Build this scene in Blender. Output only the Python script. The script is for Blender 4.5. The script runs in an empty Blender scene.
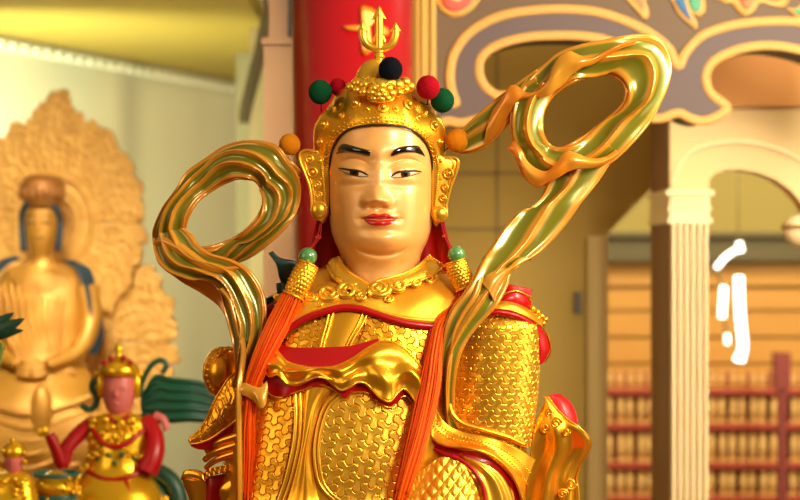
import bpy, bmesh, math, random
import numpy as np
from mathutils import Vector
random.seed(7); rng = np.random.default_rng(7)
PI = math.pi
S = 0.0015                       # metres per photo pixel at the statue
F = 85/36*800                    # focal length in pixels
CAMD = F*S; ZC = 1.75
scene = bpy.context.scene
COL = scene.collection

# ------------------------------------------------------------------ mapping helpers
def V(px, py, d=0.0):            # d = pixels towards the viewer from the statue's own plane
    px, py, d = np.broadcast_arrays(np.asarray(px, float), np.asarray(py, float), np.asarray(d, float))
    y = -d*S; k = (CAMD+y)/F
    return np.stack([(px-400)*k, y, ZC+(250-py)*k], -1)
def B(px, py, Y):                # point of the room at depth Y metres behind the statue
    px, py, Y = np.broadcast_arrays(np.asarray(px, float), np.asarray(py, float), np.asarray(Y, float))
    k = (CAMD+Y)/F
    return np.stack([(px-400)*k, Y, ZC+(250-py)*k], -1)
def local_map(cx, cy, dref):
    k = (CAMD-dref*S)/F; c = V(cx, cy, dref)
    def M(px, py, d):
        px, py, d = np.broadcast_arrays(np.asarray(px, float), np.asarray(py, float), np.asarray(d, float))
        return np.stack([c[0]+(px-cx)*k, -d*S, c[2]-(py-cy)*k], -1)
    return M
H = local_map(380, 180, 40)      # the head
M = local_map(350, 400, 70)      # the torso

def spl(pts, n, closed=False):   # Catmull-Rom through pts, n samples spaced by length
    P = np.asarray(pts, float)
    if len(P) == 2 and not closed:
        t = np.linspace(0, 1, n)[:, None]; return P[0]*(1-t)+P[1]*t
    if closed: Q = np.vstack([P[-1], P, P[0], P[1]])
    else: Q = np.vstack([2*P[0]-P[1], P, 2*P[-1]-P[-2]])
    out = []
    for i in range(1, len(Q)-2):
        t = np.linspace(0, 1, 24, endpoint=False)[:, None]
        a, b, c, d = Q[i-1], Q[i], Q[i+1], Q[i+2]
        out.append(.5*((2*b)+(-a+c)*t+(2*a-5*b+4*c-d)*t**2+(-a+3*b-3*c+d)*t**3))
    out = np.vstack(out+[Q[-2][None]])
    L = np.r_[0, np.cumsum(np.linalg.norm(np.diff(out, axis=0), axis=1))]
    s = np.linspace(0, L[-1], n+1)[:-1] if closed else np.linspace(0, L[-1], n)
    return np.stack([np.interp(s, L, out[:, k]) for k in range(out.shape[1])], -1)
def curve1(xs, ys, sig=3.0):     # smooth 1-D profile
    g = np.arange(xs[0]-40, xs[-1]+40, .5); v = np.interp(g, xs, ys)
    k = np.exp(-.5*(np.arange(-int(sig*8), int(sig*8)+1)*.5/sig)**2); k /= k.sum()
    v = np.convolve(np.pad(v, len(k)//2, mode='edge'), k, 'valid')
    return lambda x: np.interp(x, g, v)
def ss(a, b, x):
    t = np.clip((x-a)/(b-a), 0, 1); return t*t*(3-2*t)
def gau(px, py, cx, cy, sx, sy): return np.exp(-.5*(((px-cx)/sx)**2+((py-cy)/sy)**2))

# ------------------------------------------------------------------ mesh builder
class MB:
    def __init__(s): s.v = []; s.f = []; s.c = []; s.m = []; s.n = 0
    def add(s, v, f, c=None, mi=0):
        v = np.asarray(v, float).reshape(-1, 3); o = s.n
        s.v.append(v); s.n += len(v)
        s.c.append(np.zeros(len(v)) if c is None else np.asarray(c, float).reshape(-1))
        s.f += [tuple(int(i)+o for i in q) for q in f]; s.m += [mi]*len(f)
    def grid(s, P, cu=False, cv=False, c=None, mi=0, cap0=False, cap1=False):
        nv, nu = P.shape[:2]
        I = np.arange(nv*nu).reshape(nv, nu)
        if cu: I = np.c_[I, I[:, :1]]
        if cv: I = np.vstack([I, I[:1]])
        q = np.stack([I[:-1, :-1], I[:-1, 1:], I[1:, 1:], I[1:, :-1]], -1).reshape(-1, 4)
        f = [tuple(r) for r in q.tolist()]
        if cap0: f.append(tuple(range(nu))[::-1])
        if cap1: f.append(tuple(range((nv-1)*nu, nv*nu)))
        s.add(P, f, c, mi)
    def shell(s, P, thick, cv=False, c=None, mi=0, N=None):
        if N is None: N = normals(P, cv)
        Q = P-N*thick
        R = np.concatenate([P, Q[:, ::-1]], 1)
        cc = None if c is None else np.concatenate([c, c[:, ::-1]], 1)
        nv, nu = P.shape[:2]; o = s.n
        s.grid(R, cu=True, cv=cv, c=cc, mi=mi)
        if not cv:
            for r in (0, nv-1):
                b = o+r*2*nu
                for i in range(nu-1):
                    s.f.append((b+i, b+i+1, b+2*nu-2-i, b+2*nu-1-i)); s.m.append(mi)
    def tube(s, path, r, sides=10, closed=False, flat=(1, 1), c=0.0, mi=0):
        P = np.asarray(path, float); n = len(P); r = np.broadcast_to(np.asarray(r, float), (n,))
        T = (np.roll(P, -1, 0)-np.roll(P, 1, 0)) if closed else np.gradient(P, axis=0)
        T = T/np.maximum(np.linalg.norm(T, axis=1), 1e-9)[:, None]
        ref = np.array([0, 1., 0]) if abs(T[0, 1]) < .9 else np.array([1., 0, 0])
        N = np.zeros_like(P); u = ref
        for i in range(n):
            u = u-T[i]*u.dot(T[i]); u /= max(np.linalg.norm(u), 1e-9); N[i] = u
        W = np.cross(T, N); a = np.linspace(0, 2*PI, sides, endpoint=False)
        G = P[:, None]+r[:, None, None]*(np.cos(a)[None, :, None]*N[:, None]*flat[0]+np.sin(a)[None, :, None]*W[:, None]*flat[1])
        s.grid(G, cu=True, cv=closed, c=np.full(G.shape[:2], c), mi=mi, cap0=not closed, cap1=not closed)
    def ball(s, c, r, nu=16, nv=10, fn=None, mi=0, col=0.0):
        r = np.broadcast_to(np.asarray(r, float), (3,))
        th = np.linspace(0.02, PI-.02, nv); ph = np.linspace(0, 2*PI, nu, endpoint=False)
        n = np.stack([np.sin(th)[:, None]*np.cos(ph), np.sin(th)[:, None]*np.sin(ph), np.cos(th)[:, None]*np.ones(nu)], -1)
        k = 1.0 if fn is None else fn(n)[..., None]
        s.grid(np.asarray(c)+n*r*k, cu=True, cap0=True, cap1=True, mi=mi, c=np.full((nv, nu), col))
    def pillow(s, pts, h, back, mp, d, rings=7, p=3.0, ctr=None, tilt=None, c=0.0, mi=0):
        P = np.asarray(pts, float); ce = P.mean(0) if ctr is None else np.asarray(ctr, float)
        rows = []; k = np.linspace(0.03, 1, rings)
        for q in k:
            e = ce+(P-ce)*q
            dd = d+h*(1-q**p) if tilt is None else d+h*(1-q**p)+tilt(e[:, 0], e[:, 1])
            rows.append(mp(e[:, 0], e[:, 1], dd))
        e = P; dd = d-back+(0 if tilt is None else tilt(e[:, 0], e[:, 1]))
        rows.append(mp(e[:, 0], e[:, 1], dd))
        G = np.stack(rows, 0)
        s.grid(G, cu=True, cap0=True, cap1=True, mi=mi, c=np.full(G.shape[:2], c))
    def prism(s, pts, Y0, Y1, mi=0, side=None):          # photo outline extruded between two depths of the room
        P = np.asarray(pts, float); n = len(P)
        a = B(P[:, 0], P[:, 1], Y0); b = a.copy(); b[:, 1] = Y1
        f = [tuple(range(n))[::-1], tuple(range(n, 2*n))]+[(i, (i+1) % n, n+(i+1) % n, n+i) for i in range(n)]
        s.add(np.vstack([a, b]), f, mi=mi)
        if side is not None: s.m[-n:] = [side]*n
    def box(s, lo, hi, mi=0):
        (x0, y0, z0), (x1, y1, z1) = lo, hi
        v = [(x0, y0, z0), (x1, y0, z0), (x1, y1, z0), (x0, y1, z0), (x0, y0, z1), (x1, y0, z1), (x1, y1, z1), (x0, y1, z1)]
        s.add(v, [(0, 3, 2, 1), (4, 5, 6, 7), (0, 1, 5, 4), (1, 2, 6, 5), (2, 3, 7, 6), (3, 0, 4, 7)], mi=mi)
    def lathe(s, c, prof, n=32, mi=0):        # prof: (radius, z)
        p = np.asarray(prof, float); a = np.linspace(0, 2*PI, n, endpoint=False)
        G = np.stack([c[0]+p[:, :1]*np.cos(a), c[1]+p[:, :1]*np.sin(a), c[2]+p[:, 1:2]*np.ones(n)], -1)
        s.grid(G, cu=True, cap0=True, cap1=True, mi=mi)
    def build(s, name, mats, parent=None, smooth=True, recalc=True):
        me = bpy.data.meshes.new(name)
        v = np.vstack(s.v)
        off = np.zeros(3); p = parent
        while p is not None: off += np.array(p.location); p = p.parent
        v = v-off
        me.from_pydata(v.tolist(), [], s.f)
        for m in (mats if isinstance(mats, (list, tuple)) else [mats]): me.materials.append(m)
        me.polygons.foreach_set('material_index', s.m)
        if recalc:
            bm = bmesh.new(); bm.from_mesh(me); bmesh.ops.recalc_face_normals(bm, faces=bm.faces); bm.to_mesh(me); bm.free()
        me.polygons.foreach_set('use_smooth', [smooth]*len(me.polygons))
        c = np.concatenate(s.c)
        if np.any(c):
            a = me.attributes.new('paint', 'FLOAT', 'POINT'); a.data.foreach_set('value', c.astype(np.float32))
        me.update()
        o = bpy.data.objects.new(name, me); COL.objects.link(o)
        if parent is not None: o.parent = parent
        return o
def normals(P, cv=False):
    dv = (np.roll(P, -1, 0)-np.roll(P, 1, 0)) if cv else np.gradient(P, axis=0)
    du = np.gradient(P, axis=1)
    N = np.cross(dv, du); N /= np.maximum(np.linalg.norm(N, axis=2), 1e-12)[..., None]
    if N[..., 1].mean() > 0: N = -N
    return N
def ruled(mb, A, Bp, nv=90, nu=20, prof=None, thick=3, closed=False, paint=None, mp=V, mi=0, c=0.0):
    """cloth between two edge curves (px, py, d); prof(u, v) lifts it along its normal, in pixels"""
    a = spl(A, nv, closed); b = spl(Bp, nv, closed)
    u = np.linspace(0, 1, nu)[None, :, None]
    G = a[:, None]*(1-u)+b[:, None]*u
    P = mp(G[..., 0], G[..., 1], G[..., 2])
    U, W = np.meshgrid(np.linspace(0, 1, nu), np.linspace(0, 1, nv, endpoint=not closed))
    N = normals(P, closed)
    if prof is not None: P = P+N*(prof(U, W)*S)[..., None]
    cc = np.full(U.shape, c) if paint is None else paint(U, W)
    mb.shell(P, thick*S, closed, cc, mi, N=N)
    return P

# ------------------------------------------------------------------ things
def tag(o, label=None, cat=None, group=None, kind=None):
    if label: o['label'] = label
    if cat: o['category'] = cat
    if group: o['group'] = group
    if kind: o['kind'] = kind
    return o
def thing(name, label, cat, loc, group=None):
    o = bpy.data.objects.new(name, None); o.empty_display_size = .05; COL.objects.link(o)
    o.location = [float(x) for x in loc]; tag(o, label, cat, group); return o

# ------------------------------------------------------------------ materials
def srgb(r, g, b):
    f = lambda c: (c/255/12.92) if c/255 <= .04045 else ((c/255+.055)/1.055)**2.4
    return (f(r), f(g), f(b), 1)
def mat(name, col, rough=.5, metal=0., col2=None, col3=None, coat=0., bump=None, var=None, emit=None, sheen=0., trans=0., sub=0., spec=.5):
    m = bpy.data.materials.new(name); m.use_nodes = True; nt = m.node_tree; n = nt.nodes; l = nt.links
    bs = n['Principled BSDF']
    bs.inputs['Base Color'].default_value = col; bs.inputs['Roughness'].default_value = rough
    bs.inputs['Metallic'].default_value = metal; bs.inputs['Coat Weight'].default_value = coat
    bs.inputs['Coat Roughness'].default_value = .12; bs.inputs['Sheen Weight'].default_value = sheen
    bs.inputs['Transmission Weight'].default_value = trans
    bs.inputs['Subsurface Weight'].default_value = sub; bs.inputs['Subsurface Scale'].default_value = .02
    bs.inputs['Specular IOR Level'].default_value = spec
    tc = n.new('ShaderNodeTexCoord'); src = None
    if col2 is not None:
        at = n.new('ShaderNodeAttribute'); at.attribute_name = 'paint'
        r = n.new('ShaderNodeValToRGB'); r.color_ramp.elements[0].color = col; r.color_ramp.elements[1].color = col2
        if col3 is not None:
            r.color_ramp.elements[1].position = .5; e = r.color_ramp.elements.new(1.0); e.color = col3
        l.new(at.outputs['Fac'], r.inputs['Fac']); src = r.outputs['Color']
    if var:                                    # (scale, other colour, amount) blotches belonging to the surface
        nz = n.new('ShaderNodeTexNoise'); nz.inputs['Scale'].default_value = var[0]; nz.inputs['Detail'].default_value = 3
        l.new(tc.outputs['Object'], nz.inputs['Vector'])
        mr = n.new('ShaderNodeMapRange'); mr.inputs['From Min'].default_value = .35; mr.inputs['From Max'].default_value = .7
        mr.inputs['To Max'].default_value = var[2]; l.new(nz.outputs['Fac'], mr.inputs['Value'])
        mx = n.new('ShaderNodeMix'); mx.data_type = 'RGBA'; mx.inputs[6].default_value = col; mx.inputs[7].default_value = var[1]
        if src: l.new(src, mx.inputs[6])
        l.new(mr.outputs['Result'], mx.inputs[0]); src = mx.outputs[2]
    if src: l.new(src, bs.inputs['Base Color'])
    if bump:
        nz = n.new('ShaderNodeTexNoise'); nz.inputs['Scale'].default_value = bump[0]; nz.inputs['Detail'].default_value = 4
        bp = n.new('ShaderNodeBump'); bp.inputs['Strength'].default_value = bump[1]; bp.inputs['Distance'].default_value = .002
        l.new(tc.outputs['Object'], nz.inputs['Vector']); l.new(nz.outputs['Fac'], bp.inputs['Height']); l.new(bp.outputs['Normal'], bs.inputs['Normal'])
    if emit:
        bs.inputs['Emission Color'].default_value = emit[0]; bs.inputs['Emission Strength'].default_value = emit[1]
    return m
GOLD = mat('gilded', (.94, .46, .024, 1), .30, .84, var=(18, (.86, .34, .012, 1), .65), bump=(160, .08))
GOLDB = mat('bright_gilding', (.98, .54, .042, 1), .30, .82, var=(22, (.93, .48, .025, 1), .5), bump=(220, .08))
GOLDO = mat('amber_gilding', (.86, .33, .015, 1), .25, .85, var=(20, (.95, .46, .03, 1), .5))
GREENG = mat('green_gold_lacquer', srgb(112, 110, 22), .26, .30, col2=srgb(214, 148, 44), col3=srgb(222, 122, 18), coat=.35, var=(20, srgb(140, 120, 28), .25))
RED = mat('red_lacquer', srgb(170, 8, 12), .36, 0, coat=.18, spec=.3, var=(12, srgb(150, 6, 12), .5))
CAPEG = mat('satin_amber_gilding', (.84, .42, .02, 1), .44, .7, var=(16, (.76, .30, .012, 1), .6), bump=(140, .12))
SKIN = mat('gilded_porcelain_skin', srgb(232, 170, 94), .36, .10, coat=.2, var=(7, srgb(226, 150, 66), .5))
BLACK = mat('black_lacquer', srgb(12, 10, 10), .12, 0, coat=1.)
LIP = mat('lip_red', srgb(190, 18, 26), .15, 0, coat=.8)
EYEW = mat('eye_white', srgb(216, 182, 136), .25, 0, coat=.5)
IRIS = mat('iris_brown', srgb(74, 36, 12), .12, 0, coat=1.)
LINE = mat('dark_line', srgb(38, 18, 10), .4)
ORANGE = mat('orange_silk', srgb(236, 98, 4), .5, 0, col2=srgb(204, 50, 2), spec=.12)
JADE = mat('jade_bead', srgb(62, 128, 62), .2, 0, coat=.8, var=(60, srgb(104, 156, 84), .7))
TEALL = mat('teal_lacquer', srgb(18, 62, 58), .3, .1, coat=.3)
WOOLG = mat('green_wool', srgb(12, 68, 36), .95, 0, spec=.1, bump=(500, .8))
WOOLR = mat('red_wool', srgb(154, 8, 24), .95, 0, spec=.1, bump=(500, .8))
WOOLK = mat('black_wool', srgb(10, 12, 20), .95, 0, spec=.1, bump=(500, .8))
WOOLO = mat('orange_wool', srgb(218, 134, 16), .95, 0, spec=.1, bump=(500, .8), var=(60, srgb(196, 100, 12), .6))
CORD = mat('red_cord', srgb(168, 26, 20), .6)
# ================================================================== THE STATUE
ALTAR_Z = 1.0
statue = thing('temple_statue', 'large gilded guardian statue with trident helmet and looping green scarves in the centre',
               'statue', (0, 0, ALTAR_Z))
# ---------------- head
X0 = 380.5
Wf = curve1([60, 80, 100, 118, 130, 150, 180, 205, 220, 232, 243, 250, 256, 263, 275, 300],
            [8, 22, 36, 49, 52, 53.3, 53.8, 53.3, 52.4, 50.4, 46.6, 42.9, 40.6, 39.4, 39, 41], 2.2)
Df = curve1([60, 80, 100, 118, 130, 150, 180, 210, 225, 238, 246, 252, 258, 264, 272, 300],
            [6, 18, 36, 54, 60, 63, 64, 65, 66, 66, 63, 58, 53, 49, 47, 48], 2.2)
def face_feat(px, py):
    g = lambda cx, cy, sx, sy: gau(px, py, cx, cy, sx, sy)
    h = np.zeros_like(px)
    # nose
    t = np.clip((py-150)/(202-150), 0, 1)
    bridge = np.exp(-.5*((px-(379.5-2*t))/(5.0+3.4*t))**2)*(1.6+7.2*t**1.5)*ss(138, 160, py)*(1-ss(200, 208.5, py))
    h += bridge
    h += 6.4*g(377.3, 200, 6.0, 5.0)+4.6*g(367, 203.3, 3.8, 3.4)+4.6*g(387.6, 203.3, 3.8, 3.4)
    h -= 3.2*g(371.5, 208.2, 2.6, 1.5)+3.2*g(383.5, 208.2, 2.6, 1.5)
    h -= .9*g(361.5, 204, 2.2, 4)+.9*g(393, 204, 2.2, 4)
    # brows, sockets, lids
    h += 1.6*g(355, 152, 16, 6)+1.6*g(407, 152, 16, 6)
    h -= 3.2*g(357, 162.5, 14, 4.6)+3.2*g(405, 162.5, 13, 4.6)
    h -= 2.2*g(367, 168, 5, 8)+2.0*g(391, 168, 5, 8)
    h += 4.2*g(353, 170, 12, 4.2)+4.2*g(407, 170, 12, 4.2)
    h += 1.5*g(353, 180, 13, 3)+1.5*g(407, 180, 13, 3)
    h -= 1.6*g(353, 186, 16, 3)+1.6*g(407, 186, 16, 3)
    for cx_, pk in ((353, 159.5), (407, 159.5)):
        ar = pk+((px-cx_)/16.)**2*5.5
        h -= 1.5*np.exp(-.5*((py-ar)/1.15)**2)*np.exp(-((px-cx_)/16.)**6)
    # cheeks
    h += 2.4*g(349, 202, 15, 15)+2.8*g(411, 199, 15, 15)
    # mouth
    h += 3.0*g(380, 219, 16, 10)
    h += 2.8*g(375, 216.6, 5, 2.4)+2.8*g(385, 216.6, 5, 2.4)+1.2*g(368, 217.5, 5, 2)+1.2*g(392, 217.5, 5, 2)
    h += 4.4*g(380, 224, 8.5, 3.0)
    lip = 219.4+.0*px
    h -= 3.4*np.exp(-.5*((py-lip)/1.1)**2)*np.exp(-((px-380)/19)**6)
    h -= 1.7*g(361, 219, 3.5, 4)+1.7*g(399.5, 219, 3.5, 4)
    h -= 1.6*g(379, 211.5, 2.3, 3.4)
    h -= 1.7*g(381, 230.5, 11, 3.0)
    # chin and the soft fold below it
    h += 4.6*g(383, 241, 15, 7)
    arc = 255.5-((px-382)/24.)**2*6.5
    h -= 2.6*np.exp(-.5*((py-arc)/1.6)**2)*np.exp(-((px-382)/25.)**6)
    h += 1.4*np.exp(-.5*((py-arc-6)/3.5)**2)*np.exp(-((px-382)/28.)**6)
    return h
def face_d(px, py):
    px = np.asarray(px, float); py = np.asarray(py, float)
    q = np.clip(np.abs(px-X0)/Wf(py), 0, 1)
    return Df(py)*(1-q**2.12)**(1/2.05)+face_feat(px, py)*ss(0, .35, 1-q)
mb = MB()
pys = np.linspace(64, 292, 320); a = np.linspace(0, 2*PI, 420, endpoint=False)
AA, PY = np.meshgrid(a, pys)
sx = np.sin(AA); PX = X0+Wf(PY)*sx
DD = np.where(np.cos(AA) > 0, face_d(PX, PY), -58*(Wf(PY)/54)*np.sqrt(np.clip(1-sx**2, 0, 1)))
mb.grid(H(PX, PY, DD), cu=True, cap0=True, cap1=True)
head = mb.build('head', SKIN, statue)
def patch(name, top, bot, m, off, dome, n=60, k=10, parent=head, mb=None):
    t = spl(top, n); b = spl(bot, n); u = np.linspace(0, 1, k)[None, :, None]
    G = t[:, None]*(1-u)+b[:, None]*u
    uu = np.linspace(0, 1, k)[None]; vv = np.linspace(0, 1, n)[:, None]
    lift = off+dome*(4*uu*(1-uu))**.5*np.clip(4*vv*(1-vv)*2.5, 0, 1)**.5
    own = mb is None
    if own: mb = MB()
    mb.shell(H(G[..., 0], G[..., 1], face_d(G[..., 0], G[..., 1])+lift), 1.2*S)
    return mb.build(name, m, parent) if own else None
# eyebrows: glossy, raised
patch('eyebrow', [(336, 152.5), (339, 146.5), (343.5, 144), (350, 145.5), (358, 148), (365, 150), (371, 152.3)],
      [(335.6, 154), (341, 153.4), (347, 152.8), (354, 153.8), (361, 155.4), (367, 157), (370, 157.4)], BLACK, .3, 2.2)
patch('eyebrow', [(391, 156), (393, 152), (397, 149.2), (403, 147.3), (411, 146), (419, 146.6), (425, 155)],
      [(391.4, 157.6), (395, 157.2), (400, 155.2), (407, 153.8), (414, 153.6), (420, 154.6), (425.4, 156.6)], BLACK, .3, 2.2)
eyes = [([(338.5, 168.6), (344, 169.6), (350, 170.8), (357, 171.6), (363, 173.4), (368.6, 176.6)],
         [(338.7, 169), (343, 171.9), (349, 174.6), (355, 176.2), (361, 177.4), (368.4, 177.3)], 354.6, 173.6),
        ([(391.5, 178), (395, 174.8), (400, 173), (407, 172.2), (414, 171.8), (421.5, 172.2)],
         [(391.8, 178.6), (397, 178.6), (403, 178), (409, 176.9), (415, 174.9), (421.3, 172.6)], 405.6, 175.0)]
for top, bot, ix, iy in eyes:
    e = patch('eye', top, bot, EYEW, .25, .5)
    T = spl(top, 80); Bo = spl(bot, 80)
    def clipd(cx, r, off, name, m, par):
        xs = np.linspace(cx-r, cx+r, 26)
        ty = np.interp(xs, T[:, 0], T[:, 1]); by = np.interp(xs, Bo[:, 0], Bo[:, 1])
        w = np.sqrt(np.clip(r*r-(xs-cx)**2, .01, None))*1.05
        lo = np.clip(iy-w, ty, by); hi = np.clip(iy+w, ty, by)
        G = np.stack([np.stack([xs, lo*(1-k)+hi*k], -1) for k in np.linspace(0, 1, 8)], 1)
        q = MB(); q.shell(H(G[..., 0], G[..., 1], face_d(G[..., 0], G[..., 1])+off), .4*S)
        return q.build(name, m, par)
    clipd(ix, 4.7, .9, 'iris', IRIS, e); clipd(ix+.3, 2.3, 1.15, 'pupil', BLACK, e)
    q = MB(); h = face_d(T[:, 0], T[:, 1]-.3)
    q.tube(H(T[:, 0], T[:, 1]-.3, h+.7), np.interp(np.linspace(0, 1, 80), [0, .1, .5, .9, 1], [.35, .95, 1.1, .85, .4])*S, 8)
    q.build('lash_line', LINE, e)
    q = MB(); q.tube(H(Bo[:, 0], Bo[:, 1]+.2, face_d(Bo[:, 0], Bo[:, 1])+.4), .28*S, 6); q.build('lower_lash_line', LINE, e)
# lips
mbl = MB()
patch('x', [(362, 218.2), (366, 217), (370.5, 215), (375, 213.9), (380, 215), (385, 213.8), (390, 215.2), (394, 217.2), (398.5, 218.4)],
      [(362, 218.6), (367, 219.4), (372, 219.6), (377, 219.9), (380, 220.2), (384, 219.9), (389, 219.6), (394, 219.3), (398.5, 218.9)], LIP, .2, .5, mb=mbl)
patch('x', [(363.5, 219.4), (368, 219.9), (373, 220.2), (380, 220.7), (387, 220.2), (392, 219.8), (396.5, 219.4)],
      [(363.8, 219.7), (367, 222.6), (371, 225.2), (377, 226.4), (384, 226.4), (390, 225), (394, 222), (396.4, 219.7)], LIP, .2, .7, mb=mbl)
mbl.build('lips', LIP, head)

# ---------------- helmet
inner = [(328.5, 214), (328, 190), (328.3, 165), (331, 150), (337, 139), (346, 131.5), (358, 127.6), (380, 126), (402, 127.2), (415, 132), (425, 140.5), (431, 152), (433.6, 168), (433.8, 190), (433, 213)]
outer = [(318, 214), (314, 190), (312.6, 165), (312, 143), (312.5, 127), (317, 116), (325, 108.5), (337, 103), (345, 92), (354, 84), (381, 79), (407, 83), (414, 93), (421, 103), (432, 110), (442, 118), (446, 128), (446, 143), (446, 165), (445, 190), (443, 212)]
nI = spl(inner, 200)
dI = np.maximum(face_d(np.clip(nI[:, 0], X0-Wf(nI[:, 1])+1, X0+Wf(nI[:, 1])-1), nI[:, 1]), 14)+2
dI = np.convolve(np.pad(dI, 12, mode='edge'), np.ones(25)/25, 'valid')
nO = spl(outer, 200)
dO = np.interp(np.linspace(0, 1, 200), [0, .2, .35, .5, .65, .8, 1], [6, 8, 16, 34, 16, 8, 6])
helm = MB()
ui = np.linspace(0, 1, 34)
Gx = nO[:, None, 0]*(1-ui)+nI[:, None, 0]*ui; Gy = nO[:, None, 1]*(1-ui)+nI[:, None, 1]*ui
Gd = dO[:, None]*(1-ui)+dI[:, None]*ui + 7*(np.sin(PI*ui)**.8)[None] + 1.6*np.exp(-((ui-.03)/.025)**2)[None]+1.6*np.exp(-((ui-.97)/.03)**2)[None]
HP = H(Gx, Gy, Gd); HN = normals(HP)
helm.shell(HP, 5*S, N=HN)
def on_helm(px, py):                 # point and normal of the helmet plate nearest to a photo position
    k = np.argmin((Gx-px)**2+(Gy-py)**2); i, j = np.unravel_index(k, Gx.shape)
    return HP[i, j], HN[i, j]
def stud(mb, px, py, r):
    p, n = on_helm(px, py); n = n/np.linalg.norm(n)
    u = np.cross(n, [0, 0, 1.]); u /= np.linalg.norm(u); w = np.cross(n, u)
    a = np.linspace(0, 2*PI, 20, endpoint=False)
    pr = [(1, -.3), (1.0, .12), (.86, .28), (.7, .16), (.6, .16), (.52, .5), (.36, .72), (.16, .8), (.02, .82)]
    G = np.stack([p+r*S*(q*(np.cos(a)[:, None]*u+np.sin(a)[:, None]*w)+h*n) for q, h in pr], 0)
    mb.grid(G, cu=True, cap0=True, cap1=True)
studs = [(356, 104.5, 5), (383.5, 109, 4.6), (408, 105, 5), (324, 124, 4.8), (434, 125, 4.8), (341.5, 115.5, 3.6), (417.5, 117, 3.6), (334, 108, 3.4),
         (341, 104, 3), (319, 141.5, 3.8), (440.5, 141, 3.8), (367, 110, 2.7), (396.5, 110, 2.7), (426, 112, 3.2), (320, 160, 3.2), (440, 160, 3.2), (321, 178, 2.6), (440, 178, 2.6)]
for x, y, r in studs: stud(helm, x, y, r*1.22)
for j, r, st in ((28, .95, 3), (31, 1.3, 4), (24, .8, 5)):      # bead rows that follow the face opening
    for i in range(2, 198, st):
        helm.ball(HP[i, j]+HN[i, j]*.3*S, r*S, 8, 6)
helmet = helm.build('helmet', GOLD, statue)
q = MB(); q.tube(H(nI[:, 0]+np.sign(X0-nI[:, 0])*.9*np.clip(np.abs(X0-nI[:, 0])/40, 0, 1)**4, nI[:, 1]+.4, dI+2.5), 1.0*S, 8); q.build('face_opening_line', LINE, helmet)
# bowl of the helmet behind the plate, and the crown dome
q = MB()
cx = H(380, 120, 0)
prof = [(56, -92), (58, -50), (58, -10), (54, 14), (44, 32), (28, 42), (.5, 46)]
q.lathe(cx-np.array([0, -8*S, 0]), [(r*S, z*S) for r, z in prof], 40)
q.build('helmet_bowl', GOLDO, helmet)
q = MB(); q.lathe(H(374, 96, 22), [(r*S, z*S) for r, z in [(21, -8), (21.5, 4), (20.5, 14), (18, 23), (13.5, 31), (8, 36), (3, 38), (.3, 38.4)]], 36)
q.lathe(H(379, 56, 22), [(r*S, z*S) for r, z in [(5.5, -5), (5.6, -2.6), (4.2, -2), (4.2, 0), (5.4, .6), (5.4, 2.4), (4.2, 3), (4.2, 5), (5, 5.4), (5, 7)]], 24)
q.build('crown_dome', GOLDB, helmet)
# lion mask above the brow
q = MB()
lumps = [(381, 88, 8, 9), (381, 96, 6.5, 10), (374, 90, 4.2, 13), (388, 90, 4.2, 13), (381, 92.5, 3.6, 17), (378, 97, 3, 16), (384, 97, 3, 16), (381, 100.5, 4.2, 11)]
for sgn in (-1, 1):
    for dx, y, r, d in [(9, 84, 5.6, 9), (16.5, 86.5, 5.6, 7), (23.5, 83.5, 5, 4), (29, 87, 4.6, 0), (10, 94.5, 4.4, 11), (17.5, 94, 4.0, 8), (24, 91, 3.6, 4), (7, 100.5, 3.4, 11), (14, 79.5, 3.6, 5)]:
        lumps.append((381+sgn*dx+rng.uniform(-.7, .7), y+rng.uniform(-.7, .7), r, d))
for x, y, r, d in lumps: q.ball(H(x, y, 42+d+max(0, y-82)*.5), np.array([1.25, 1.2, 1.08])*r*S, 18, 12)
for sgn in (-1, 1):                                                # curled brows and moustache of the mask
    t = np.linspace(0, 1, 24); q.tube(H(381+sgn*(3+11*t), 89-4*np.sin(t*PI)-2*t, 63-7*t), 1.5*S, 8)
    q.tube(H(381+sgn*(1+13*t), 100+3.2*np.sin(t*PI)-1.5*t, 64-9*t), 1.7*S*(1-.5*t), 8)
q.build('lion_mask', GOLDB, helmet)
# trident
def bar(mb, pts, w, d=22, th=2.2, n=40):
    P = spl(pts, n); mb.tube(H(P[:, 0], P[:, 1], d), w*S, 12, flat=(th/3.2, 1))
q = MB()
bar(q, [(379, 47), (379, 36), (379, 24), (379, 14)], 4.2, th=3)
bar(q, [(362.2, 27), (362.3, 33), (365, 40.5), (371, 45.2), (379, 46.6), (387, 45.2), (392.6, 40.5), (395.3, 33), (395.3, 27)], 3.9, th=3)
bar(q, [(379, 40), (374, 39.5), (375.8, 34)], 2.0); bar(q, [(379, 40), (384, 39.5), (382.2, 34)], 2.0)
bar(q, [(379, 51), (379, 46)], 4.2)
for cx_, ty, by, w in ((379, 3, 18, 8), (362, 19, 29.8, 6), (395.6, 19.5, 30.2, 6)):
    pts = []
    cor = [(cx_, ty), (cx_+w, by), (cx_+w*.32, by-1.6), (cx_-w*.32, by-1.6), (cx_-w, by)]
    for i in range(5):
        p0, p1 = np.array(cor[i]), np.array(cor[(i+1) % 5])
        for t in np.linspace(0, 1, 7)[:-1]: pts.append(p0*(1-t)+p1*t)
    q.pillow(pts, 1.6, 3.4, H, 23.5, rings=6, ctr=(cx_, by-4.2), p=2)
q.build('trident', GOLDB, helmet)
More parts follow.
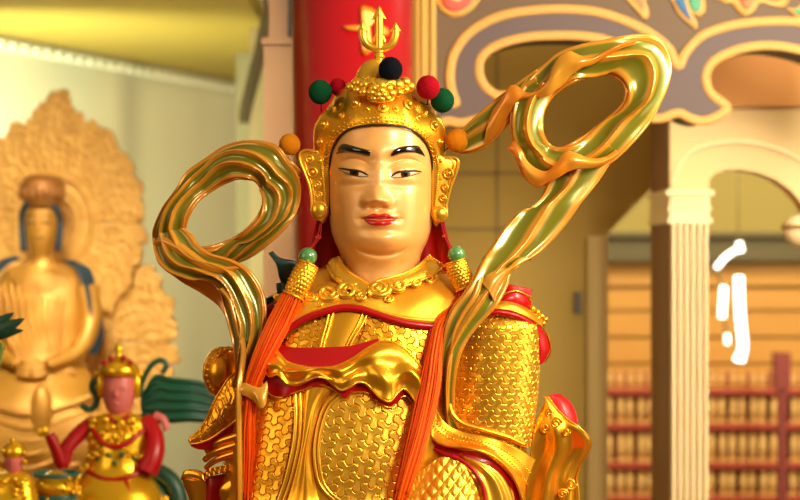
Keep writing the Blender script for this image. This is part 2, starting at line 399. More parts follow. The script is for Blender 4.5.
# pompoms
def fluff(n): return 1+.035*np.sin(n[..., 0]*19+n[..., 1]*7)*np.sin(n[..., 1]*23+3)*np.sin(n[..., 2]*21+n[..., 0]*5)
for x, y, r, d, m, lab in [(320.3, 92, 11.8, 16, WOOLG, 'green wool pompom'), (390.5, 69.5, 11.8, 52, WOOLK, 'black wool pompom'), (428, 87.5, 11.6, 34, WOOLR, 'red wool pompom'),
                           (442.4, 100.5, 11.8, 20, WOOLG, 'green wool pompom'), (338, 87, 8.5, 0, WOOLR, 'dark red wool pompom'), (289.8, 144.5, 10.6, 14, WOOLO, 'orange wool pompom'), (457.6, 140.5, 11.6, 14, WOOLO, 'orange wool pompom')]:
    q = MB(); c = V(x, y, d); q.ball(c, r*S*np.array([1, 1, 1.03]), 40, 26, fluff)
    tgt = H(np.clip(x, 314, 444), y+10 if y > 120 else min(y+18, 112), 12 if abs(x-390) > 5 else 40)
    q.tube(np.linspace(c, tgt, 5), .7*S, 6, mi=1)
    tag(q.build('pompom', [m, LINE], helmet), lab)
# ear flaps
def flap(outer_, inner_, ball, rb, dots, sg):
    q = MB()
    ruled(q, [(x, y, 16) for x, y in outer_], [(x, y, 20) for x, y in inner_], nv=90, nu=26, mp=H, thick=5, prof=lambda u, v: 1.5*np.sin(PI*u)**.5)
    for e in (outer_, inner_):
        P = spl(e, 90); q.tube(H(P[:, 0]+(.8*sg if e is inner_ else -.8*sg), P[:, 1], 19), 1.5*S, 8)
    P = spl(outer_, 90)*.80+spl(inner_, 90)*.20; q.tube(H(P[6:-4, 0], P[6:-4, 1], 20.2), .6*S, 6)
    P = spl(outer_, 40)*.22+spl(inner_, 40)*.78
    for p in P[2:-4]: q.ball(H(p[0], p[1], 21.4), 1.15*S, 8, 6)
    for x, y, r in dots:
        a = np.linspace(0, 2*PI, 24, endpoint=False)
        q.tube(H(x+1.15*r*np.cos(a), y+1.15*r*np.sin(a), 21.5), 1.05*S, 7, closed=True); q.ball(H(x, y, 22), r*.7*S, 12, 8)
        t = np.linspace(0, 1, 22); q.tube(H(x+sg*(r+1.4)*np.cos(t*4.4)*(1-.3*t), y+(r+2.4)*np.sin(t*4.4)*(1-.2*t), 20.8), .6*S, 6)
    q.ball(H(ball[0], ball[1], 23), rb*S*np.array([1, .6, 1.05]), 24, 14)
    a = np.linspace(0, 2*PI, 40, endpoint=False); q.tube(H(ball[0]+(rb+.4)*np.cos(a), ball[1]+(rb+.4)*np.sin(a), 22), 1.1*S, 8, closed=True)
    return q.build('ear_flap', GOLDB, helmet)
flap([(316, 151), (310, 149.5), (302, 149.5), (298, 154), (298.5, 161), (303, 172), (308, 186), (310, 200), (310, 210), (313, 217), (319, 219.5)],
     [(328, 150), (328, 156), (328, 163), (328, 172), (328, 181), (328, 190), (328, 198), (327.6, 205), (327, 211), (325, 216), (319, 219.5)],
     (318.3, 209.5), 7.4, [(311.5, 171.5, 3.8), (316.5, 184, 2.5), (318, 194.5, 2.2), (308.5, 158, 3)], -1)
flap([(446, 156.5), (453, 156.5), (458.5, 158), (460, 163), (457.5, 172), (453, 184), (450, 194), (447.8, 203), (447.8, 213), (445, 219), (439.5, 222)],
     [(433, 153), (433, 160), (433, 168), (433, 176), (433, 184), (432.8, 192), (432.6, 200), (432.4, 208), (432.6, 214), (434.5, 219), (439.5, 222)],
     (440, 213.5), 7, [(449, 172.5, 3.9), (445.5, 186.5, 2.4), (443.5, 197.5, 2.6)], 1)
# red neck cloth of the helmet
q = MB()
t = np.linspace(-1, 1, 50)
A = [(380.5+56*np.sin(x*1.5), 188, -18*np.cos(x*1.5)-4) for x in t]; A[0] = (326, 190, 4); A[-1] = (434, 190, 4)
Bq = [(380.5+72*np.sin(x*1.5), 272, -22*np.cos(x*1.5)-2) for x in t]
ruled(q, A, Bq, nv=60, nu=16, prof=lambda u, v: 2*np.sin(v*50)*u, thick=3)
q.build('neck_cloth', RED, helmet)

# ---------------- torso
cxT = curve1([262, 285, 300, 340, 400, 500, 700], [380, 377, 372, 360, 347, 340, 345], 8)
WT = curve1([258, 268, 285, 300, 330, 400, 500, 560, 640, 700], [44, 60, 92, 112, 124, 124, 126, 150, 190, 196], 6)
DT = curve1([258, 268, 280, 288, 300, 340, 380, 420, 460, 500, 560, 700], [26, 31, 38, 46, 57, 70, 78, 85, 90, 92, 120, 130], 8)
def dT(px, py):
    px = np.asarray(px, float); py = np.asarray(py, float)
    qd = np.clip(np.abs(px-cxT(py))/WT(py), 0, .999)
    return DT(py)*(1-qd**2.3)**(1/2.2)
mb = MB()
pys = np.linspace(266, 745, 150); a = np.linspace(0, 2*PI, 180, endpoint=False); AA, PY = np.meshgrid(a, pys)
sx = np.sin(AA); PX = cxT(PY)+WT(PY)*sx
DD = np.where(np.cos(AA) > 0, DT(PY)*np.clip(1-np.abs(sx)**2.3, 0, 1)**(1/2.2), -.75*DT(PY)*np.sqrt(np.clip(1-sx**2, 0, 1)))
mb.grid(M(PX, PY, DD), cu=True, cap0=True, cap1=True)
tor = mb.build('torso', GOLD, statue)
def TM(px, py, d): return M(px, py, dT(px, py)+d)       # d measured from the torso surface
# interlocking three-armed scales
def yscale(x, y, a, rot=0.0):
    c, s = math.cos(rot), math.sin(rot); x, y = c*x-s*y, s*x+c*y
    sh = x.shape; p = np.stack([x.ravel(), y.ravel()], -1)/(2*a)
    e0 = np.array([1., 0]); e1 = np.array([.5, math.sqrt(3)/2])
    jj = p[:, 1]/e1[1]; ii = p[:, 0]-.5*jj; bi = np.floor(ii); bj = np.floor(jj)
    d1 = np.full(len(p), 9.); d2 = d1.copy(); lean = np.zeros(len(p)); side = np.zeros(len(p))
    for di in (-1, 0, 1, 2):
        for dj in (-1, 0, 1, 2):
            o = p-((bi+di)[:, None]*e0+(bj+dj)[:, None]*e1)
            dm = np.full(len(p), 9.); cr = np.zeros(len(p))
            for g in (0, 2*PI/3, 4*PI/3):
                ax = np.array([math.cos(g), math.sin(g)]); t = np.clip(o@ax, 0, .54)
                dd = np.linalg.norm(o-t[:, None]*ax, axis=1)
                k = dd < dm; dm[k] = dd[k]; cr[k] = (o@np.array([-ax[1], ax[0]]))[k]
            k1 = dm < d1; k2 = (~k1) & (dm < d2)
            d2[k1] = d1[k1]; d1[k1] = dm[k1]; lean[k1] = np.linalg.norm(o[k1], axis=1); side[k1] = cr[k1]
            d2[k2] = dm[k2]
    g = d2-d1
    h = ss(.004, .075, g)*(.70+.36*lean+.9*side*0)
    return h.reshape(sh)
def panel(name, A, Bp, a, hgt, off, m, nv=260, nu=220, rot=0.0, edge=3., parent=statue, mp=TM, frame=True):
    A = spl(A, nv); Bp = spl(Bp, nv); u = np.linspace(0, 1, nu)[None, :, None]
    G = A[:, None]*(1-u)+Bp[:, None]*u
    x, y = G[..., 0], G[..., 1]
    hh = yscale(x, y, a, rot)*hgt
    q = MB(); q.shell(mp(x, y, off+hh), 3*S)
    return q.build(name, m, parent)
ROT = .26
panel('scale_armour', [(345, 394), (333, 405), (325, 424), (322, 450), (325, 474), (333, 488), (347, 500), (360, 506)],
      [(352, 391), (385, 389), (405, 401), (418, 415), (414, 440), (408, 460), (398, 490), (392, 508)], 8.0, 2.4, 2, GOLDB, rot=ROT)
panel('scale_armour', [(262, 398), (252, 410), (246, 430), (245, 460), (246, 485), (248, 508)],
      [(291, 396), (293, 415), (291, 440), (287, 462), (281, 485), (273, 508)], 7.0, 2.2, 2, GOLD, rot=ROT+.1)
panel('scale_armour', [(286, 341), (297, 332), (308, 325), (326, 318)], [(284, 350), (298, 350), (310, 352), (322, 354)], 5.6, 2.0, 2, GOLD, rot=.3)
panel('scale_armour', [(366, 318), (364, 330), (358, 344), (352, 358)], [(437, 324), (437, 338), (434, 352), (428, 372)], 6.6, 2.2, 2, GOLD, rot=ROT)
# raised rims of the two belly plates
q = MB()
def rim(pts, r, off=2.0, flat=(1, 1)):
    P = spl(pts, 120); q.tube(TM(P[:, 0], P[:, 1], off), r*S, 10, flat=flat)
rr = [(372, 384), (358, 387), (345, 393), (331, 405), (323.5, 424), (320, 450), (323, 475), (331, 489), (345, 500), (358, 508)]
rim(rr, 2.2); rim([(x-4.5, y-1+.02*(y-440)) for x, y in rr], 1.6)
lr = [(295, 388), (296.5, 412), (295, 440), (290.5, 463), (284.5, 485), (275, 510)]
rim(lr, 2.2); rim([(x+5, y) for x, y in lr], 1.5)
q.build('plate_rim', GOLDB, statue)
q = MB()   # smooth swelling band between the plates
ruled(q, [(303, 386, 1), (304, 412, 1), (302.5, 440, 1), (298, 463, 1), (292, 485, 1), (283, 512, 1)],
      [(338, 386, 1), (324, 402, 1), (317, 424, 1), (313, 450, 1), (316, 475, 1), (325, 512, 1)], prof=lambda u, v: 4.5*np.sin(PI*u)**.8+1.2*np.sin(u*9+v*3), mp=TM)
q.build('belly_band', GOLD, statue)
# strap on the breast
q = MB()
SA = [(329, 312, 3), (326, 325, 3), (322, 340, 3), (319, 356, 3)]; SB = [(368, 312, 3), (362, 325, 3), (353, 340, 3), (346, 356, 3)]
ruled(q, SA, SB, mp=TM, nv=40, prof=lambda u, v: 1.5*np.sin(PI*u))
for k in (.0, .1, .88, 1.0):
    P = spl(SA, 40)*(1-k)+spl(SB, 40)*k; q.tube(TM(P[:, 0], P[:, 1], 4.4), 1.4*S, 8)
q.build('breast_strap', GOLD, statue)
# shoulder cape, its red border, the collar
capeB = [(262, 346), (274, 338), (290, 325), (303, 317), (318, 311), (340, 305.5), (358, 306.5), (372, 310.5), (390, 316.5), (410, 321.5), (435, 324), (452, 322), (466, 314)]
capeA = [(270, 316), (280, 306), (292, 298), (306, 291), (322, 284), (335, 280), (350, 284), (365, 287), (378, 287), (395, 283), (412, 277), (430, 273), (455, 274)]
q = MB()
ruled(q, [(x, y, 5) for x, y in capeA], [(x, y, 8) for x, y in capeB], mp=TM, nv=200, nu=40, thick=4,
      prof=lambda u, v: 2.2*np.sin(PI*u)+.9*np.sin(v*23+u*3)*np.sin(PI*u)+1.3*np.exp(-((u-.94)/.03)**2))
cape = q.build('shoulder_cape', CAPEG, statue)
q = MB()
ruled(q, [(x, y-1, 9) for x, y in capeB], [(x+.5, y+6.2, 7) for x, y in capeB], mp=TM, nv=160, nu=8, prof=lambda u, v: 1.6*np.sin(PI*u))
tag(q.build('cape_border', RED, statue), 'red border of the gold cape')
q = MB()
def band(A, Bp, off, bulge, nv=80):
    ruled(q, [(x, y, off) for x, y in A], [(x, y, off) for x, y in Bp], mp=TM, nv=nv, nu=16, thick=4, prof=lambda u, v: bulge*np.sin(PI*u)**.6)
inL = [(337, 257), (342, 266), (350, 273), (361, 279.5), (371, 285)]; outL = [(325, 266), (331, 277), (341, 284), (353, 290), (366, 295)]
inR = [(367, 288), (377, 281.5), (390, 278), (405, 273.5), (419, 266), (431, 255)]; outR = [(368, 296), (382, 292), (397, 288.5), (414, 283), (430, 277), (446, 266)]
band(inL, outL, 10, 3.2); band(inR, outR, 12, 3.2)
for pts, r, o in ((inL, 1.3, 11), (outL, 1.3, 11), (inR, 1.4, 13), (outR, 1.4, 13)):
    P = spl(pts, 60); q.tube(TM(P[:, 0], P[:, 1], o), r*S, 8)
for k in (.3, .5, .7):
    P = spl(inR, 60)*(1-k)+spl(outR, 60)*k; q.tube(TM(P[:, 0], P[:, 1]+.6*np.sin(np.arange(60)*.9), 15), .7*S, 6)
    P = spl(inL, 60)*(1-k)+spl(outL, 60)*k; q.tube(TM(P[:, 0], P[:, 1]+.6*np.sin(np.arange(60)*.9), 13), .7*S, 6)
def scroll(x, y, r, turns, sg, off, th):
    t = np.linspace(0, 1, 60); rr_ = r*(1-.82*t); an = sg*t*turns*2*PI-.6
    q.tube(TM(x+rr_*np.cos(an), y+rr_*.72*np.sin(an), off-2+3*t), 1.4*th*S*(1-.4*t), 10)
for a_ in [(328, 293, 11, 1.7, 1, 12, 2.2), (347, 291, 10.5, 1.7, -1, 13, 2.3), (379, 289, 11, 1.8, 1, 14, 2.4), (398, 286, 10, 1.7, -1, 14, 2.2), (310, 297, 8, 1.5, 1, 10, 1.8), (416, 282, 8, 1.5, -1, 13, 1.8), (297, 302, 6.5, 1.4, 1, 9, 1.5), (362, 297, 6, 1.4, -1, 13, 1.8), (431, 279, 6.5, 1.4, 1, 12, 1.5), (319, 304, 5, 1.4, -1, 9, 1.2), (388, 299, 5, 1.4, 1, 11, 1.2)]:
    scroll(*a_)
q.build('collar', GOLDB, statue)

# ---------------- sash over the breast
top = [(265, 352), (272, 347), (279, 353), (287, 361), (300, 365), (315, 367), (335, 365.5), (352, 358), (366, 348.5), (380, 341.5), (394, 342), (407, 350), (417, 361), (426, 374)]
bot = [(264, 370), (270, 376), (279, 374), (289, 383), (304, 381), (318, 375.5), (331, 379), (341, 388), (350, 385.5), (358, 380.5), (366, 382), (373, 388.5), (381, 396), (390, 399), (398, 391), (404, 387.5), (410, 392), (416, 400), (423, 398)]
q = MB()
W1 = lambda v: 3.4*np.sin(v*PI*9.0+.4)
ruled(q, [(x, y, 9) for x, y in top], [(x, y, 15) for x, y in bot], mp=TM, nv=260, nu=40, thick=2.5,
      prof=lambda u, v: 5*np.sin(PI*u**.8)+u*W1(v+.05*np.sin(u*5))+2.0*np.sin(u*11+v*9)*np.sin(PI*u))
for P_ in (top, bot):
    P = spl(P_, 200); 
    o = 9+1.0 if P_ is top else 15+W1(np.linspace(0, 1, 200)+.05*np.sin(5))
    q.tube(TM(P[:, 0], P[:, 1], o), 1.0*S, 8)
sash = q.build('sash', GOLD, statue)
q = MB()
ruled(q, [(266, 349, 6), (275, 344.5, 6), (290, 347, 6), (310, 347.5, 6), (332, 346.5, 6), (350, 345.5, 6), (364, 342, 6), (378, 338, 6)],
      [(266, 354, 9), (276, 353, 9), (288, 364, 9), (303, 368, 9), (320, 369, 9), (338, 367, 9), (356, 357.5, 9), (380, 343.5, 9)], mp=TM, nv=90, nu=14)
bo2 = [(262, 375), (268, 392), (280, 397), (292, 393), (305, 388.5), (320, 384), (335, 389), (345, 396), (355, 391), (368, 392), (380, 402), (391, 406), (400, 397), (408, 396), (416, 407), (424, 404)]
ruled(q, [(x, y-3, 11) for x, y in bot], [(x, y, 6) for x, y in bo2], mp=TM, nv=200, nu=14, prof=lambda u, v: 2*np.sin(v*40)*u)
tag(q.build('sash_lining', RED, sash), 'red lining of the gold sash')
q = MB(); P = spl(bo2, 200); q.tube(TM(P[:, 0], P[:, 1], 6.5), 1.0*S, 8); q.build('lining_edge', GOLDO, sash)
# ---------------- right arm of the picture
AX = curve1([305, 350, 400, 450], [500, 498.5, 495, 491], 6)
def armR(py): 
    t = (py-308)/140.
    return 44*np.sqrt(np.clip(1-(1-np.clip(t/.16, 0, 1))**2, .0, 1))*(1+.03*np.sin(t*3))
def arm_pt(a, py, off=0.0, d0=14):
    r = armR(py)+off
    return M(AX(py)+r*np.sin(a), py, d0+r*.98*np.cos(a))
q = MB()
nv, nu = 330, 420
pys = 309+np.linspace(0, 1, nv)**1.25*139; a = np.linspace(-PI*.62, PI*.62, nu); AA, PY = np.meshgrid(a, pys)
hh = yscale(AA*43, PY*1.0, 6.2, 1.05)*2.1*ss(309, 318, PY)
q.shell(arm_pt(AA, PY, hh), 4*S)
arm = q.build('sleeve_armour', GOLDB, statue)
q = MB(); pys = np.linspace(312, 520, 50); a = np.linspace(0, 2*PI, 48, endpoint=False); AA, PY = np.meshgrid(a, pys)
q.grid(arm_pt(AA, np.minimum(PY, 449), -5)+np.stack([0*PY, 0*PY, -np.maximum(PY-449, 0)*S], -1), cu=True, cap0=True, cap1=True); q.build('upper_arm', GOLD, statue)
q = MB()   # flared gold hem
hemA = [(432, 392, 60), (437, 410, 62), (446, 423, 62), (462, 431, 62), (484, 436, 62), (506, 443, 58), (524, 452, 48), (536, 460, 36)]
hemB = [(431, 425, 66), (433, 438, 68), (446, 445.5, 74), (464, 447.5, 80), (484, 452, 80), (502, 463, 74), (515, 480, 66), (524, 503, 60)]
ruled(q, hemA, hemB, nv=120, nu=26, prof=lambda u, v: -3*np.sin(PI*u)+1.5*np.sin(v*16)*u)
P = spl(hemB, 120); q.tube(V(P[:, 0], P[:, 1], P[:, 2]), 1.3*S, 8)
A_ = spl(hemA, 40); B_ = spl(hemB, 40)
for k in (.35, .62):
    for i in range(3, 39, 1):
        p = A_[i]*(1-k)+B_[i]*k; q.ball(V(p[0], p[1], p[2]+.5), np.array([1.3, 1, .8])*S, 8, 6)
P = spl([(452, 385, 58), (449, 400, 60), (453, 415, 62), (464, 424, 63), (484, 430, 63), (506, 437, 60), (524, 445, 50)], 90); q.tube(V(P[:, 0], P[:, 1], P[:, 2]), 2.4*S, 10)
hem = q.build('sleeve_hem', GOLD, statue)
q = MB()
ruled(q, [(x, y+.5, d-2) for x, y, d in hemB[1:]], [(434, 449, 68), (450, 457, 72), (471, 460, 75), (490, 465.5, 74), (503, 476, 70), (513, 489, 64), (516, 506, 58)], nv=90, nu=16, prof=lambda u, v: -3*np.sin(PI*u))
tag(q.build('hem_lining', RED, hem), 'red lining of the sleeve hem')
q = MB()
ruled(q, [(456, 455, 66), (470, 459, 72), (490, 466, 73), (504, 478, 68), (514, 500, 60), (514, 520, 58)], [(462, 461, 74), (472, 469, 80), (481, 481, 84), (486, 497, 84), (487, 520, 84)], nv=80, nu=24, prof=lambda u, v: 5*np.sin(PI*u)+1.2*np.sin(u*14))
cuff = q.build('inner_cuff', GOLDB, statue)
q = MB(); P = spl([(452, 456, 80), (463, 461.5, 83), (473, 470, 86), (481, 482, 88), (484.5, 497, 88), (485, 520, 88)], 60); q.tube(V(P[:, 0], P[:, 1], P[:, 2]), 1.9*S, 8); tag(q.build('cuff_edge', RED, cuff), 'red edge of the cuff')
q = MB()   # scaled forearm reaching towards the lap
topf = spl([(392, 506), (399, 494), (411, 480), (425, 467.5), (440, 457.5), (454, 459), (466, 466.5), (476, 478), (481, 491), (483, 506)], 260)
u = np.linspace(0, 1, 160)[None, :]; X = topf[:, :1]*np.ones_like(u)+(438-topf[:, :1])*u*.25; Y = topf[:, 1:]*(1-u)+560*u
th = u*PI*.5
dx = 78+30*np.sin(th)
pa = (X*.8+Y*.6)/4.6*PI*.5; pb = (X*.8-Y*.6)/4.6*PI*.5
dx = dx+1.6*np.abs(np.sin(pa)*np.sin(pb))**.7
q.shell(V(X, Y, dx), 4*S); q.build('forearm_armour', GOLDB, statue)
# shoulder layers
q = MB()
ruled(q, [(492, 288, 30), (508, 284.5, 34), (520, 286.5, 30), (532, 289, 20)], [(494, 299, 34), (510, 291.5, 38), (521, 292.5, 33), (531.5, 297, 22)], nv=40, nu=10)
ruled(q, [(496, 303, 40), (505, 295, 42), (516, 292, 40), (526, 296, 32), (531, 302, 22)], [(498, 304, 44), (508, 302, 45), (516, 303.5, 42), (522, 306, 36), (528, 309, 26)], nv=50, nu=10, prof=lambda u, v: 1.5*np.sin(PI*u))
ruled(q, [(484, 311, 56), (498, 309.5, 57), (512, 311.5, 54), (526, 317, 46), (537, 324, 34), (544, 331, 24), (549, 342, 18), (549, 352, 16), (544, 361, 14)],
      [(484, 316, 58), (498, 314.5, 59), (511, 317, 56), (523, 322, 48), (533, 330, 38), (538, 338, 32), (540, 347, 30), (540, 356, 28), (540, 364, 26)], nv=90, nu=12, prof=lambda u, v: 1.6*np.sin(PI*u))
pad = tag(q.build('shoulder_cloth', RED, statue), 'red cloth layers on the shoulder')
q = MB()
ruled(q, [(486, 306, 48), (500, 301, 48), (514, 302.5, 45), (527, 308, 34), (540, 317, 20)], [(486, 312, 56), (500, 311, 57), (514, 313, 53), (528, 319, 43), (542, 328, 26)], nv=60, nu=14, prof=lambda u, v: 2.5*np.sin(PI*u))
for x, y, d, r in [(532, 309, 24, 3.6), (537, 312.5, 22, 3.4), (541, 316.5, 20, 3.6), (545, 319.5, 18, 3), (543, 323.5, 20, 3.2), (538, 318, 26, 3)]:
    q.ball(V(x, y, d), r*S, 14, 9)
P = spl([(484, 310.2, 57), (498, 308.6, 58), (512, 310.6, 55), (526, 316, 47), (538, 323.5, 35), (545.5, 331, 25), (550, 343, 18), (550, 353, 15), (545, 362, 13)], 80); q.tube(V(P[:, 0], P[:, 1], P[:, 2]), .9*S, 8)
P = spl([(495, 303, 41), (505, 294, 43), (516, 291, 41), (526, 295, 33), (532, 302, 22)], 50); q.tube(V(P[:, 0], P[:, 1], P[:, 2]), .8*S, 8)
P = spl([(492, 299, 35), (510, 291.7, 39), (521, 292.7, 34), (532, 297, 22)], 50); q.tube(V(P[:, 0], P[:, 1], P[:, 2]), .7*S, 8)
q.build('shoulder_guard', GOLD, statue)
# flared drape beside the arm
fl = [(548, 396.5), (556, 408), (567, 419), (579, 427.5), (588, 437), (590.5, 446), (586, 456), (580, 466), (577, 478), (578, 490), (579, 508)]
dl = np.array([20, 26, 31, 34, 30, 24, 20, 18, 18, 18, 18.])
q = MB()
ruled(q, [(547, 397, 18), (542, 408, 22), (536, 423, 26), (532.5, 440, 28), (530.5, 455, 28), (529, 468, 28), (528, 480, 28), (527, 494, 28), (526, 508, 28)],
      [(x, y, d) for (x, y), d in zip(fl, dl)], nv=120, nu=50, prof=lambda u, v: 3.5*np.sin(u*13+v*4)*ss(.15, .6, v)+5*np.sin(PI*u)-2*v)
P = spl([(x, y, d) for (x, y), d in zip(fl, dl)], 120); q.tube(V(P[:, 0], P[:, 1], P[:, 2]), 1.2*S, 8)
def vscroll(x, y, r, sg, d, th):
    t = np.linspace(0, 1, 60); rr_ = r*(1-.8*t); an = sg*t*1.7*2*PI
    q.tube(V(x+rr_*np.cos(an), y+rr_*np.sin(an), d+2*t), th*S, 8)
for a_ in [(549, 412, 5, 1, 30, 1.1), (556, 423, 6, -1, 34, 1.2), (545, 428, 5, 1, 32, 1.1), (571, 484, 6, 1, 27, 1.3), (563, 494, 5, -1, 30, 1.2), (566, 432, 4, 1, 36, 1)]: vscroll(*a_)
drape = q.build('flared_drape', GOLD, statue)
q = MB()
ruled(q, [(549, 396, 17), (553, 393.5, 14), (561, 394.5, 12), (569, 400.5, 12), (575, 410, 14), (578, 420, 20), (579.5, 428, 31)],
      [(549, 397, 19), (552, 403, 22), (558, 409.5, 26), (565, 416.5, 29), (571, 421.5, 31), (576, 425, 33), (579, 428.5, 33)], nv=50, nu=16, prof=lambda u, v: 2*np.sin(PI*u))
tag(q.build('drape_lining', RED, drape), 'red lining of the flared drape')

# ---------------- left arm of the picture
q = MB()
c = V(222, 372, 10)
G = []
q.ball(c, np.array([19.5, 24, 25.5])*S, 40, 26)
P = spl([(232, 347.5, 22), (220, 349.5, 24), (211, 357, 26), (206.5, 368, 27), (207.5, 380, 27), (212, 391, 26)], 60)
for i in range(0, 60, 3):
    p = P[i]; q.ball(V(p[0]+2+1.2*math.sin(i), p[1]+1, p[2]), np.array([2.3, 1.6, 1.9])*S, 10, 7)
q.tube(V(P[:, 0]-1.5, P[:, 1], P[:, 2]-4), 1.5*S, 8); q.tube(V(P[:, 0]+5.5, P[:, 1]+1, P[:, 2]+4), .9*S, 8)
q.build('shoulder_boss', GOLDO, statue)
q = MB()
LA = [(237, 372, 34), (229, 378, 36), (221, 390, 36), (213, 404, 36), (206, 420, 34), (197, 432, 32), (190, 438, 30)]
LB = [(250, 408, 40), (243, 414, 42), (234, 422, 42), (222, 431, 42), (210, 439, 40), (199, 443, 36), (190.5, 444, 32)]
P_ = ruled(q, LA, LB, nv=90, nu=26, prof=lambda u, v: 4*np.sin(PI*u)+.9*np.sin(u*38+6*np.sin(v*21))*np.sin(v*46+5*np.sin(u*9))*np.sin(PI*u)**.3)
for E in (LA, LB):
    P = spl(E, 90); q.tube(V(P[:, 0], P[:, 1], P[:, 2]), 1.3*S, 8)
leaf = q.build('brocade_sleeve', GOLDO, statue)
q = MB()
ruled(q, [(x, y, d-1) for x, y, d in LB], [(252, 424, 38), (244, 431, 38), (235, 438, 38), (223, 444.5, 38), (211, 449.5, 36), (199, 449.5, 33), (191, 446.5, 31)], nv=60, nu=10)
tag(q.build('sleeve_lining', RED, leaf), 'red lining of the brocade sleeve')
q = MB()
for y, r, x0 in ((446, 5.5, 207), (454.5, 5.5, 205), (462.5, 4.6, 206)):
    P = spl([(x0, y+5, 24), (x0+6, y, 32), (222, y-5, 38), (242, y-11, 42), (256, y-14, 40)], 50)
    q.tube(V(P[:, 0], P[:, 1], P[:, 2]), r*S*np.linspace(.55, 1.1, 50), 14)
ruled(q, [(203, 476, 26), (208, 469, 34), (224, 465, 40), (250, 458, 42)], [(205, 480, 28), (212, 476, 36), (226, 471.5, 42), (250, 466, 44)], nv=50, nu=12, prof=lambda u, v: 1.2*np.sin(v*60)*np.sin(PI*u))
ruled(q, [(224, 508, 42), (219.5, 496, 42), (220, 488, 43), (228, 480.5, 44), (237, 477, 44)], [(246, 508, 46), (246, 498, 46), (247, 490, 46), (248, 484, 46), (250, 480, 46)], nv=40, nu=12, prof=lambda u, v: 3*np.sin(PI*u))
q.build('sleeve_folds', GOLDO, statue)
q = MB()
ruled(q, [(205, 479, 26), (206, 487, 28), (205, 497, 28), (204, 512, 28)], [(252, 464, 38), (252, 478, 40), (252, 494, 40), (252, 512, 40)], nv=50, nu=24, prof=lambda u, v: 3*np.sin(u*11))
tag(q.build('under_sleeve', RED, statue), 'red under sleeve')
q = MB()
ruled(q, [(181.5, 478, 20), (184, 486, 20), (188, 496, 20), (191, 512, 20)], [(206, 480, 30), (206, 490, 30), (206, 500, 30), (206, 512, 30)], nv=40, nu=20, prof=lambda u, v: 4*np.sin(PI*u))
ruled(q, [(181.5, 478, 20), (183, 472, 24), (188, 469.5, 26), (201, 472, 30), (206, 480, 31)], [(182, 480, 20), (186, 479, 24), (192, 479, 26), (200, 481, 29), (206, 483, 30)], nv=40, nu=10, prof=lambda u, v: 2*np.sin(PI*u))
q.build('sleeve_flap', GOLDO, statue)
q = MB()   # dark red and gold shoulder, mostly behind the tassel
ruled(q, [(256, 318, 34), (266, 306, 38), (282, 299, 40), (298, 293, 42)], [(258, 352, 48), (268, 340, 48), (284, 326, 50), (300, 314, 52)], nv=50, nu=14, prof=lambda u, v: 2*np.sin(u*9))
q.build('shoulder_lining', RED, statue)
q = MB()
ruled(q, [(270.5, 252, 14), (277, 257, 20), (286, 260, 22), (296, 262, 20), (304, 268, 16)], [(271, 253, 14), (276, 264, 18), (279, 277, 18), (283, 284.5, 16), (290, 288, 12)], nv=50, nu=16, prof=lambda u, v: 3*np.sin(PI*u))
ruled(q, [(256, 303, 24), (264, 300, 26), (272, 296, 26)], [(258, 307, 22), (266, 306, 24), (276, 303, 24)], nv=30, nu=8)
q.tube(V([283, 284, 286, 290], [283, 296, 310, 325], [14, 16, 16, 14]), 7*S, 10)
tag(q.build('teal_scroll', TEALL, statue), 'dark teal scroll behind the shoulder')

# ---------------- the two scarves
def ridges(n, amp, bulge, wob=.06, ph=0., fr=5.):
    def hf(u, v):
        uu = u+wob*np.sin(v*fr*2*PI+ph)*np.sin(PI*u)
        return amp*(1-np.abs(np.sin(PI*n*uu)))**1.1+bulge*np.sin(PI*u)**.8
    def pf(u, v):
        uu = u+wob*np.sin(v*fr*2*PI+ph)*np.sin(PI*u)
        r = 1-np.abs(np.sin(PI*n*uu)); e = np.maximum(ss(.87, .97, u), ss(.87, .97, 1-u))
        return np.clip(np.maximum(ss(.16, .66, r)*.62, e*.75), 0, 1)
    return hf, pf
GG = [GREENG, GOLDO]
def edge_tube(q, pts, r, closed=False, c=.6):
    P = spl(pts, 200, closed); q.tube(V(P[:, 0], P[:, 1], P[:, 2]), r*S, 8, closed=closed, c=c)
# left ring
q = MB()
Lo = [(155, 238), (162, 214), (177, 192), (188, 173), (209, 158.5), (228, 147), (252, 142), (276, 147), (287, 161), (297, 178), (298.5, 196), (294, 214), (281, 231), (263, 247), (246, 258), (226, 264), (205, 263), (180, 254)]
Li = [(184.5, 230), (188, 216), (197, 201.5), (208, 192.5), (222, 184), (235, 179), (246, 178.5), (256, 181), (262, 190), (263.5, 203), (258, 217), (247, 229.5), (236, 237.5), (224, 243), (211, 247), (200, 248), (192, 245), (186, 238)]
t = np.linspace(0, 2*PI, len(Lo), endpoint=False)
do = 14+7*np.sin(t*3+.5)-10*np.cos(t); di = 20+6*np.sin(t*4)-6*np.cos(t)
hf, pf = ridges(3, 7, 11, .055, .8, 4)
ruled(q, [(x, y, d) for (x, y), d in zip(Lo, do)], [(x, y, d) for (x, y), d in zip(Li, di)], nv=260, nu=44, closed=True, thick=8, prof=hf, paint=pf)
edge_tube(q, [(x, y, d) for (x, y), d in zip(Lo, do)], 2.2, True, .55); edge_tube(q, [(x, y, d) for (x, y), d in zip(Li, di)], 1.8, True, .8)
